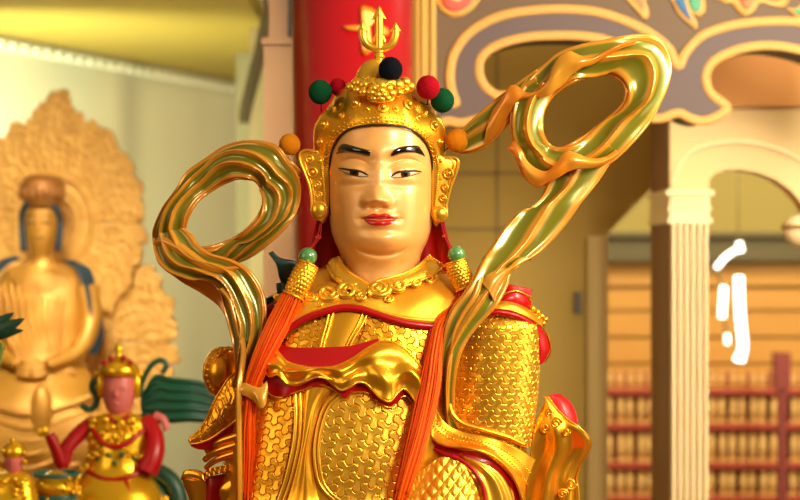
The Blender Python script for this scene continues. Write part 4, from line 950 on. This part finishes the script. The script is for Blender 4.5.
tubeB('glare_strip', [(739, 276), (739.5, 300), (741, 325), (743, 345), (740, 362)], 4.6, GLAREW)
tubeB('glare_strip', [(741, 352), (736, 361)], 3.6, GLAREW)
tubeB('glare_strip', [(722, 318), (723, 300), (724, 286)], 3.6, GLAREW)
tubeB('glare_strip', [(716, 268), (726, 257), (736, 250)], 2.6, GLAREW)
tubeB('glare_strip', [(739, 242), (741, 252)], 3.2, GLAREW)
tubeB('glare_strip', [(727, 334), (727.5, 344)], 2.6, GLAREW)
tubeB('stem', [(738, 244), (738, 60), (738, -72)], .9, GREY); tubeB('stem', [(716, 270), (722, 290), (727, 336), (741, 330)], .9, GREY)  # stems added so the glare strips have something to hang from
q = MB(); c = B(800, 230, 1.995); q.ball(c, np.array([.042, .04, .042]), 28, 18); hb = thing('bowl_lamp', 'cream bowl lamp hanging at the right edge of the arch', 'lamp', tuple(c)); q.build('bowl', CREAM2, hb)
q = MB(); q.tube(np.linspace(c+np.array([0, 0, .04]), c+np.array([0, 0, .14]), 5), .004, 8); q.build('rod', BROWN, hb)
q = MB(); a = np.linspace(0, 2*PI, 40, endpoint=False); q.tube(np.stack([c[0]+.044*np.cos(a), c[1]+.044*np.sin(a), c[2]+.008+0*a], -1), .005, 8, closed=True); q.build('rim', BROWN, hb)

# ================================================================== THE FIGURES ON THE LEFT
# ---- seated gold figure with flaming aureole
YG = 2.3
R = room_map(42, 300, YG); kG = R.k
gb = thing('gilded_figure', 'tall pale gold seated figure with crown before a carved flaming aureole', 'statue', (R(42, 0)[0], YG, B(0, 640, YG)[2]))
q = MB()
def halo(cx, cy, ax, ay, d, seed, h=5., tip=0.):
    a = np.linspace(0, 2*PI, 520, endpoint=False); rr = np.linspace(.03, 1, 90)
    A, Rr = np.meshgrid(a, rr)
    rim_ = 1+.07*np.abs(np.sin(A*13+.6*np.sin(A*5)))+.045*np.abs(np.sin(A*29+1.3*np.sin(A*3)))+tip*np.exp(-((A-PI/2)/.16)**2)
    rho = Rr*(1+(rim_-1)*ss(.55, 1, Rr))
    hh = h*np.sin(Rr*38+2.2*np.sin(A*17+Rr*9))*np.sin(A*23+5*np.sin(Rr*14))*ss(.42, .5, Rr)+h*.8*np.sin(Rr*60)*(1-ss(.42, .46, Rr))*ss(.1, .2, Rr)+3*h*np.exp(-((Rr-.44)/.02)**2)
    G = R(cx+ax*rho*np.cos(A), cy-ay*rho*np.sin(A), d+hh*.5)
    q.shell(G, 8*kG)
P0 = MB(); q = P0; halo(47, 222, 83, 106, -52, 1, 2.4, .2); halo(44, 345, 116, 116, -60, 2, 2.4)
au = q.build('aureole', OLDGOLD2, gb)
q = MB()
def loft(q, secs, cxf=None, n=40, RR=R):      # (py, cx, halfwidth, front depth)
    s = np.asarray(secs, float); ys = spl(s, 90); a = np.linspace(0, 2*PI, n, endpoint=False)
    G = np.stack([RR(y[1]+y[2]*np.sin(a), y[0], y[4]+y[3]*np.cos(a)) for y in ys], 0)
    q.grid(G, cu=True, cap0=True, cap1=True)
loft(q, [(180, 42, 8, 8, 0), (190, 42, 15, 15, 0), (208, 42, 17.5, 18, 0), (228, 42, 17, 18, 0), (240, 42, 14.5, 16, 1), (250, 42, 10, 13, 1), (256, 42, 9.5, 10, 0), (262, 42, 13, 12, -2), (268, 42, 32, 16, -4), (279, 42, 44, 21, -4), (310, 42, 45, 26, -2), (345, 42, 42, 28, 2), (375, 42, 50, 38, 10), (400, 42, 84, 48, 16), (425, 42, 100, 52, 18), (450, 42, 104, 52, 18), (480, 42, 96, 46, 14), (640, 42, 96, 46, 14)])
for s in (-1, 1): q.ball(R(42+s*18, 228, 0), np.array([3, 4, 9])*kG, 12, 8)
q.ball(R(41.5, 226, 18), np.array([2.4, 4, 6])*kG, 12, 8); q.ball(R(41.5, 237, 16), np.array([5, 3, 2])*kG, 12, 8)
for s in (-1, 1): q.ball(R(42+s*7, 221, 15.5), np.array([4.6, 3, 1.8])*kG, 12, 8)
gbody = q.build('body', OLDGOLD, gb)
for s in (-1, 1):
    t = np.linspace(-1, 1, 16); q = MB(); q.tube(R(42+s*7+4.8*t, 222.5+.9*t*t, 18.5-1.5*t*t), .9*kG, 6); tag(q.build('eye', DARKW, gb), 'dark painted eye')
    q = MB(); q.tube(R(42+s*7+5.4*t, 215.5+1.6*t*t, 18.2-1.5*t*t), .8*kG, 6); tag(q.build('eyebrow', DARKW, gb), 'dark painted eyebrow')
q = MB(); t = np.linspace(-1, 1, 16); q.tube(R(41.8+4.4*t, 238-.6*t*t, 18.6-1.4*t*t), .9*kG, 6)
tag(q.build('mouth', DARKW, gb), 'dark painted mouth')
q = MB()
for i in range(7):        # robe folds
    P = spl([(0+i*7, 282, 18), (8+i*7, 320, 27), (24+i*6, 352, 32), (52+i*5, 372, 36)], 40); q.tube(R(P[:, 0], P[:, 1], P[:, 2]), 1.9*kG, 8)
for i in range(6):
    P = spl([(-20, 388+i*12, 54), (10, 402+i*12, 64), (42, 408+i*13, 70), (74, 402+i*12, 64), (108, 388+i*12, 52)], 50); q.tube(R(P[:, 0], P[:, 1], P[:, 2]), 2.6*kG, 8)
for s in (-1, 1):         # forearms and hands in the lap
    P = spl([(42+s*44, 288, 0), (42+s*50, 322, 8), (42+s*40, 350, 26), (42+s*14, 362, 48)], 40); q.tube(R(P[:, 0], P[:, 1], P[:, 2]), np.linspace(13, 6, 40)*kG, 14)
    for f in range(4):
        t = np.linspace(0, 1, 10); q.tube(R(42+s*(14-14*t), 363+2.6*f+2*t, 54+3*np.sin(t*2)), 1.7*kG, 7)
    q.tube(R(42+s*np.linspace(13, 4, 8), np.linspace(361, 355, 8), 56), 1.7*kG, 7)
q.ball(R(54, 405, 66), np.array([11, 10, 26])*kG, 20, 14)
for i in range(9):
    P = spl([(12+i*7, 296, 24), (16+i*6.4, 326, 28), (22+i*5.4, 352, 30)], 30); q.tube(R(P[:, 0], P[:, 1], P[:, 2]), 1.5*kG, 8)
for i in range(4):
    t = np.linspace(0, PI, 30); q.tube(R(42+(13+4.5*i)*np.cos(t), 266+(8+5.5*i)*np.sin(t), 17+2.2*i), 1.0*kG, 6)
q.build('robe_folds', OLDGOLD, gb)
q = MB()
ruled(q, [(64, 260, 6), (78, 268, 13), (87, 284, 16), (92, 306, 18), (96, 332, 18), (92, 352, 24)], [(74, 260, 0), (90, 268, 2), (96, 284, 4), (101, 306, 6), (105, 332, 6), (100, 354, 14)], mp=R, nv=50, nu=14, thick=3)
tag(q.build('shoulder_robe', BLUEH, gb), 'dark blue robe edge over the shoulder'); q = MB()
ruled(q, [(22, 258, 8), (10, 264, 14), (0, 276, 17), (-5, 296, 18)], [(16, 255, 2), (2, 260, 4), (-9, 272, 4), (-14, 296, 6)], mp=R, nv=40, nu=12, thick=3)
tag(q.build('shoulder_robe', BLUEH, gb), 'dark blue robe edge over the shoulder')
q = MB()
t = np.linspace(-.15*PI, 1.15*PI, 60); P = np.stack([42+18.8*np.cos(t), 219-18*np.sin(t)], -1); P[:8, 1] += np.linspace(24, 0, 8); P[-8:, 1] += np.linspace(0, 24, 8)
q.tube(R(P[:, 0], P[:, 1], 5+11*np.clip(np.sin(t), 0, 1)), 3.2*kG, 10)
tag(q.build('hair', BLUEH, gb), 'blue black hair')
q = MB(); q.lathe(R(43, 203, 2), [(r*kG, z*kG) for r, z in [(17.5, -6), (19, 0), (22, 10), (22.5, 18), (19, 25), (12, 28), (.5, 29)]], 36)
for i in range(9):
    an = PI*(i+.5)/9; q.ball(R(43-21*math.cos(an), 193, 2+21*math.sin(an)), np.array([3, 2.5, 7])*kG, 10, 8)
q.build('crown', mat('brown_gold', srgb(150, 94, 34), .5, .4), gb)
# ---- pink faced figure in red and gold
YR = 1.15
R2 = room_map(118, 420, YR); k2 = R2.k
rf = thing('pink_faced_figure', 'small pink faced figure in red sleeves and gold armour with green ribbons', 'statue', (R2(118, 0)[0], YR, B(0, 600, YR)[2]))
q = MB()
loft(q, [(366, 119, 6, 6, 0), (372, 119, 13, 13, 0), (384, 119, 16, 16, 0), (398, 119, 15.5, 16, 0), (408, 119, 13, 14, 0), (415, 119, 9, 10, 0), (422, 119, 12, 10, -2)], RR=R2)
q.ball(R2(118.5, 393, 16), np.array([2.2, 3.4, 4.6])*k2, 12, 8)
for s in (-1, 1): q.ball(R2(119+s*6.5, 388, 14.5), np.array([3.6, 2, 1.4])*k2, 10, 8); q.ball(R2(119+s*16.5, 392, 0), np.array([2.4, 3, 6])*k2, 10, 8)
q.ball(R2(118.5, 402.5, 14.5), np.array([4, 2, 1.5])*k2, 10, 8)
q.build('head', PINKF, rf)
q = MB()
loft(q, [(412, 119, 10, 9, 0), (418, 119, 26, 14, 0), (432, 119, 31, 20, 0), (452, 118, 29, 22, 2), (470, 116, 32, 25, 4), (490, 114, 48, 34, 10), (520, 112, 56, 40, 12), (600, 112, 58, 40, 12)], RR=R2)
for i in range(170):
    a_ = rng.uniform(-1.3, 1.3); y = rng.uniform(418, 508); rx = 29+max(0, (y-468))*.7
    q.ball(R2(118+rx*math.sin(a_), y, (20+max(0, y-470)*.5)*math.cos(a_)), rng.uniform(1.8, 4.8)*k2*np.array([1, .7, 1]), 9, 6)
for s in (-1, 1):
    for j in range(4):
        t = np.linspace(0, 1, 26); q.tube(R2(118+s*(6+8*j+5*np.cos(t*7)*(1-t)), 438+12*(j % 2)+14*(j//2)+5*np.sin(t*7)*(1-t), 24-j*1.5), 1.5*k2, 7)
q.build('gold_armour', SMGOLD, rf)
q = MB()
for pts in ([(94, 428, 14), (106, 440, 24), (119, 444, 27), (132, 440, 24), (146, 428, 14)], [(90, 468, 18), (104, 474, 29), (118, 476, 32), (134, 473, 29), (148, 466, 18)],
            [(108, 478, 31), (103, 492, 38), (98, 515, 42)], [(130, 478, 31), (136, 492, 38), (142, 515, 42)], [(108, 415, 10), (119, 421, 15), (130, 415, 10)]):
    P = spl(pts, 40); q.tube(R2(P[:, 0], P[:, 1], P[:, 2]), 2.6*k2, 9)
tag(q.build('red_sash', RED, rf), 'red sashes across the gold armour')
q = MB()
for x, y, d in ((112, 452, 27), (126, 452, 27), (119, 460, 29), (100, 456, 20), (138, 456, 20)): q.ball(R2(x, y, d), 3*k2, 10, 8)
tag(q.build('green_jewel', GREENC, rf), 'green jewels on the armour')
q = MB()
q.lathe(R2(119, 374, 0), [(r*k2, z*k2) for r, z in [(18, -2), (20.5, 3), (18, 9), (12, 14), (5, 17), (3, 20), (4.6, 24), (3, 28), (.4, 33)]], 28)
for s in (-1, 1): q.ball(R2(119+s*18, 386, 3), np.array([4.5, 4, 13])*k2, 12, 8); q.ball(R2(119+s*21, 374, 2), np.array([4, 3, 4])*k2, 12, 8)
q.build('headdress', SMGOLD, rf)
q = MB()
for x, y in ((106, 362), (113, 358), (125, 358), (132, 362)): q.ball(R2(x, y, 12), 3.2*k2, 12, 8)
tag(q.build('red_pompom', RED, rf), 'red pompoms of the headdress')
q = MB()
def limb(q, pts, r0, r1, RR, kk, n=40): P = spl(pts, n); q.tube(RR(P[:, 0], P[:, 1], P[:, 2]), np.linspace(r0, r1, n)*kk, 16)
limb(q, [(144, 420, 0), (154, 434, 6), (155, 452, 14), (148, 470, 18)], 9, 12, R2, k2)
q.build('sleeve', RED, rf); q = MB()
limb(q, [(96, 422, 0), (82, 432, 6), (70, 446, 14), (66, 462, 18), (60, 446, 22), (54, 432, 24)], 9, 5.5, R2, k2)
q.build('sleeve', RED, rf)
q = MB(); limb(q, [(154, 416, -4), (163, 420, -2), (167, 430, 0)], 5, 3.5, R2, k2); tag(q.build('pink_ribbon', PINKF, rf), 'pinkish ribbon at the shoulder')
q = MB(); q.ball(R2(48.5, 428, 26), 5.6*k2, 18, 12)
for f in range(4): q.tube(R2(48+np.array([-4, -5, -2])+1.2*f, 432-np.array([0, 3, 6])+.8*f, 30), 1.2*k2, 6)
tag(q.build('gold_fist', SMGOLD, rf), 'gold hand raised on the left')
q = MB()
A = [(140, 398, -16), (152, 376, -14), (170, 378, -12), (188, 380, -14), (205, 384, -18), (214, 394, -20)]
Bq = [(140, 416, -10), (156, 424, -8), (172, 424, -8), (188, 423, -10), (203, 424, -16), (212, 420, -20)]
ruled(q, A, Bq, mp=R2, nv=80, nu=40, thick=4, prof=lambda u, v: 3*np.sin(u*30)+5*np.sin(PI*u))
P = spl([(138, 398, -14), (141, 382, -12), (150, 366, -10), (160, 361, -10), (165, 366, -10), (161, 374, -10)], 50); q.tube(R2(P[:, 0], P[:, 1], P[:, 2]), 3*k2, 10)
P = spl([(104, 384, -6), (95, 380, -6), (91, 388, -6), (96, 400, -6), (90, 410, -6), (80, 406, -6)], 50); q.tube(R2(P[:, 0], P[:, 1], P[:, 2]), 3.4*k2, 10)
q.build('green_ribbon', GREENC, rf)
q = MB(); limb(q, [(150, 470, -6), (166, 478, -4), (176, 492, -2), (180, 520, 0)], 9, 10, R2, k2); limb(q, [(150, 486, 0), (160, 500, 0), (164, 530, 0)], 9, 9, R2, k2); tag(q.build('dark_skirt', LEAF, rf), 'dark green skirt folds')
# ---- small gold figures in front
R3 = room_map(15, 470, .86); k3 = R3.k
sf = thing('small_gold_figure', 'smallest gold figure with pink face at the lower left corner', 'statue', (R3(14, 0)[0], .86, B(0, 580, .86)[2]))
q = MB(); loft(q, [(445, 14, 4, 4, 0), (450, 14, 9, 9, 0), (460, 14, 10, 10, 0), (468, 14, 8, 9, 0), (473, 14, 5, 6, 0)], RR=R3); q.ball(R3(14, 461, 10), np.array([1.4, 2, 3])*k3, 10, 7); q.build('head', PINKF, sf)
q = MB(); q.lathe(R3(14, 455, 0), [(r*k3, z*k3) for r, z in [(10.5, -2), (12, 3), (10, 9), (5, 13), (.5, 15)]], 24)
for x, y in ((4, 450), (25, 452), (14, 440), (26, 461)): q.ball(R3(x, y, 6), 3*k3, 10, 8)
q.build('headdress', SMGOLD, sf)
q = MB(); loft(q, [(471, 14, 6, 6, 0), (476, 12, 20, 12, 0), (490, 10, 26, 16, 2), (515, 8, 34, 22, 4), (580, 8, 36, 24, 4)], RR=R3)
for i in range(50): q.ball(R3(10+rng.uniform(-24, 24), rng.uniform(476, 505), 14+rng.uniform(-2, 4)), rng.uniform(2, 4)*k3, 9, 6)
q.build('body', SMGOLD, sf)
R4 = room_map(48, 480, 1.0); k4 = R4.k
gv = thing('gold_incense_vessel', 'low gold vessel with teal band between the small gold figure and the pink faced figure', 'vessel', (R4(50, 0)[0], 1.0, B(0, 590, 1.0)[2]))
q = MB(); q.lathe(R4(56, 500, 0), [(r*k4, z*k4) for r, z in [(14, -92), (18, -70), (12, -40), (22, -12), (24, -2), (20, 2), (19, 6), (23, 9), (23, 16), (20, 20), (14, 25), (6, 29), (.5, 30)]], 36)
for i in range(26): an = rng.uniform(0, 2*PI); q.ball(R4(56+23*math.cos(an), 490-rng.uniform(-8, 14), 23*math.sin(an)), rng.uniform(2, 3.4)*k4, 9, 6)
q.build('vessel_body', SMGOLD, gv)
q = MB(); a = np.linspace(0, 2*PI, 40, endpoint=False); q.tube(R4(56+21*np.cos(a), 496+0*a, 21*np.sin(a)), 2.6*k4, 8, closed=True); q.tube(R4(56+22*np.cos(a), 474+0*a, 22*np.sin(a)), 2.2*k4, 8, closed=True); q.build('teal_band', mat('teal_glaze', srgb(30, 96, 88), .35), gv)
# plant at the left edge
pl = thing('leafy_plant', 'dark green leaves reaching in at the left edge', 'plant', tuple(B(-14, 700, .5)))
R5 = room_map(0, 330, .5); k5 = R5.k
for (tip, root, w, d) in (((26, 318), (-14, 338), 7, 4), ((24, 330), (-16, 336), 6, 0), ((14, 312), (-18, 334), 6, -4), ((6, 350), (-16, 338), 5, 2), ((-30, 300), (-15, 336), 7, 2)):
    q = MB(); t = np.linspace(0, 1, 20); tip = np.array(tip, float); root = np.array(root, float); n = np.array([-(tip-root)[1], (tip-root)[0]]); n /= np.linalg.norm(n)
    c0 = root+(tip-root)*t[:, None]; ww = w*np.sin(PI*t**.7)**.8+.1
    A = [(c0[i, 0]+n[0]*ww[i], c0[i, 1]+n[1]*ww[i], d+3*math.sin(t[i]*3)) for i in range(20)]; Bq = [(c0[i, 0]-n[0]*ww[i], c0[i, 1]-n[1]*ww[i], d+3*math.sin(t[i]*3)) for i in range(20)]
    ruled(q, A, Bq, mp=R5, nv=30, nu=9, thick=.8, prof=lambda u, v: -2*np.abs(u-.5)*2+.6*np.sin(v*30)*np.abs(u-.5)); q.build('leaf', LEAF, pl)
q = MB(); limb(q, [(-16, 336, 0), (-13, 380, 0), (-12, 500, 0), (-14, 700, 0)], 1.8, 3, R5, k5); limb(q, [(-14, 420, 0), (-4, 380, 2), (2, 350, 3), (2, 342, 3)], 1.4, 2.4, R5, k5); q.build('stem', mat('pale_stem', srgb(120, 132, 40), .6), pl)
q = MB(); c = B(-14, 700, .5); q.lathe(c, [(.05, -.06), (.07, .02), (.075, .05), (.06, .05)], 24); q.build('pot', BROWN, pl)
# side altar that carries them
def az(py, Y): return B(0, py, Y)[2]
for (x0, x1, y0, y1, z, what) in ((-1.1, -.50, .30, .70, az(700, .5)-.06, 'lowest red stand carrying the leafy plant'), (-1.25, -.50, .72, 1.02, min(az(580, .86), az(592, 1.0)), 'red stand carrying the small gold figure and vessel'),
                            (-1.4, -.40, 1.05, 1.5, az(600, YR), 'red stand carrying the pink faced figure'), (-1.55, -.50, 1.9, 2.65, az(640, YG), 'red stand carrying the tall gilded figure')):
    sa = thing('side_altar', what, 'altar', ((x0+x1)/2, (y0+y1)/2, 0), 'red side altars on the left')
    q = MB(); q.box((x0, y0, z-.04), (x1, y1, z)); q.build('altar_top', REDP, sa, smooth=False)
    q = MB(); q.box((x0+.03, y0+.03, 0), (x1-.03, y1-.03, z-.04)); q.build('altar_body', REDP, sa, smooth=False)

# ================================================================== LIGHT AND CAMERA
def area(name, loc, tgt, size, power, col=(1, .9, .75), sy=None, spread=PI):
    l = bpy.data.lights.new(name, 'AREA'); l.energy = power; l.color = col; l.size = size
    if sy: l.shape = 'RECTANGLE'; l.size_y = sy
    o = bpy.data.objects.new(name, l); COL.objects.link(o); o.location = loc
    l.spread = spread
    o.rotation_euler = (Vector(tgt)-Vector(loc)).to_track_quat('-Z', 'Y').to_euler(); return o
area('flash_right', (1.35, -2.2, 2.75), (0, 0, 1.8), .6, 76, (1, .91, .76))
area('fill_left', (-2.2, -1.6, 2.3), (0, 0, 1.7), 1.4, 15, (1, .82, .58))  # added soft fill for the left side of the statue
area('side_fill', (1.9, -.3, 2.0), (0, 0, 1.6), 1.0, 14, (1, .9, .7), 1.8)  # no window here: unseen area light added for reflections in the gold
area('left_wall_fill', (-1.36, 2.72, 1.95), (-.75, 5.2, 1.95), .5, 30, (.97, 1, .92), spread=2.2)  # added unseen light that brightens the receding left wall
area('left_figures_fill', (-.85, .75, 2.75), (-.95, 2.3, 1.8), .5, 14, (1, .93, .74), spread=1.3)  # added to brighten the tall gold figure, source unseen
area('left_ceiling_fill', (-.75, 3.2, .9), (-.9, 3.2, 2.4), .8, 11, (1, .93, .7))  # unseen upward light added to lift the ceiling
area('right_bay_fill', (1.5, -.4, 2.5), (1.0, 2.0, 1.8), .8, 80, (1, .87, .62))  # added light for the cream arch wall, no fitting seen
area('passage_fill', (.55, 1.9, 3.2), (.5, 2.6, 1.6), .5, 6, (1, .88, .6))  # extra light added over the olive wall, source unseen
area('arch_fill', (.98, 1.70, 2.34), (.95, 2.0, 2.05), .12, .8, (1, .86, .6))  # small light added behind the board to lift the dark upper wall
area('inner_room_fill', (1.2, 3.3, 2.65), (1.1, 5.0, 1.7), .9, 66, (1, .86, .6))  # added unseen light on the far wall and shelf
wd = bpy.data.worlds.new('World'); scene.world = wd; wd.use_nodes = True
nt = wd.node_tree; bg = nt.nodes['Background']
tc = nt.nodes.new('ShaderNodeTexCoord'); sp = nt.nodes.new('ShaderNodeSeparateXYZ'); rp = nt.nodes.new('ShaderNodeValToRGB')
mr = nt.nodes.new('ShaderNodeMapRange'); mr.inputs['From Min'].default_value = -1; mr.inputs['From Max'].default_value = 1
nt.links.new(tc.outputs['Generated'], sp.inputs[0]); nt.links.new(sp.outputs['Z'], mr.inputs['Value']); nt.links.new(mr.outputs['Result'], rp.inputs['Fac']); nt.links.new(rp.outputs['Color'], bg.inputs['Color'])
e = rp.color_ramp.elements; e[0].color = (.06, .02, .005, 1); e[1].color = (.9, .68, .40, 1)
x = e.new(.45); x.color = (.20, .085, .025, 1); x = e.new(.65); x.color = (.55, .36, .17, 1)
bg.inputs['Strength'].default_value = .42
cam = bpy.data.cameras.new('camera'); cam.lens = 85; cam.sensor_width = 36; cam.dof.use_dof = True; cam.dof.focus_distance = CAMD-.05; cam.dof.aperture_fstop = 4.2
co = bpy.data.objects.new('camera', cam); COL.objects.link(co); co.location = (0, -CAMD, ZC); co.rotation_euler = (PI/2, 0, 0); scene.camera = co
vs = scene.view_settings; vs.view_transform = 'Standard'; vs.look = 'None'; vs.gamma = 1; vs.use_curve_mapping = False; vs.exposure = 0.0
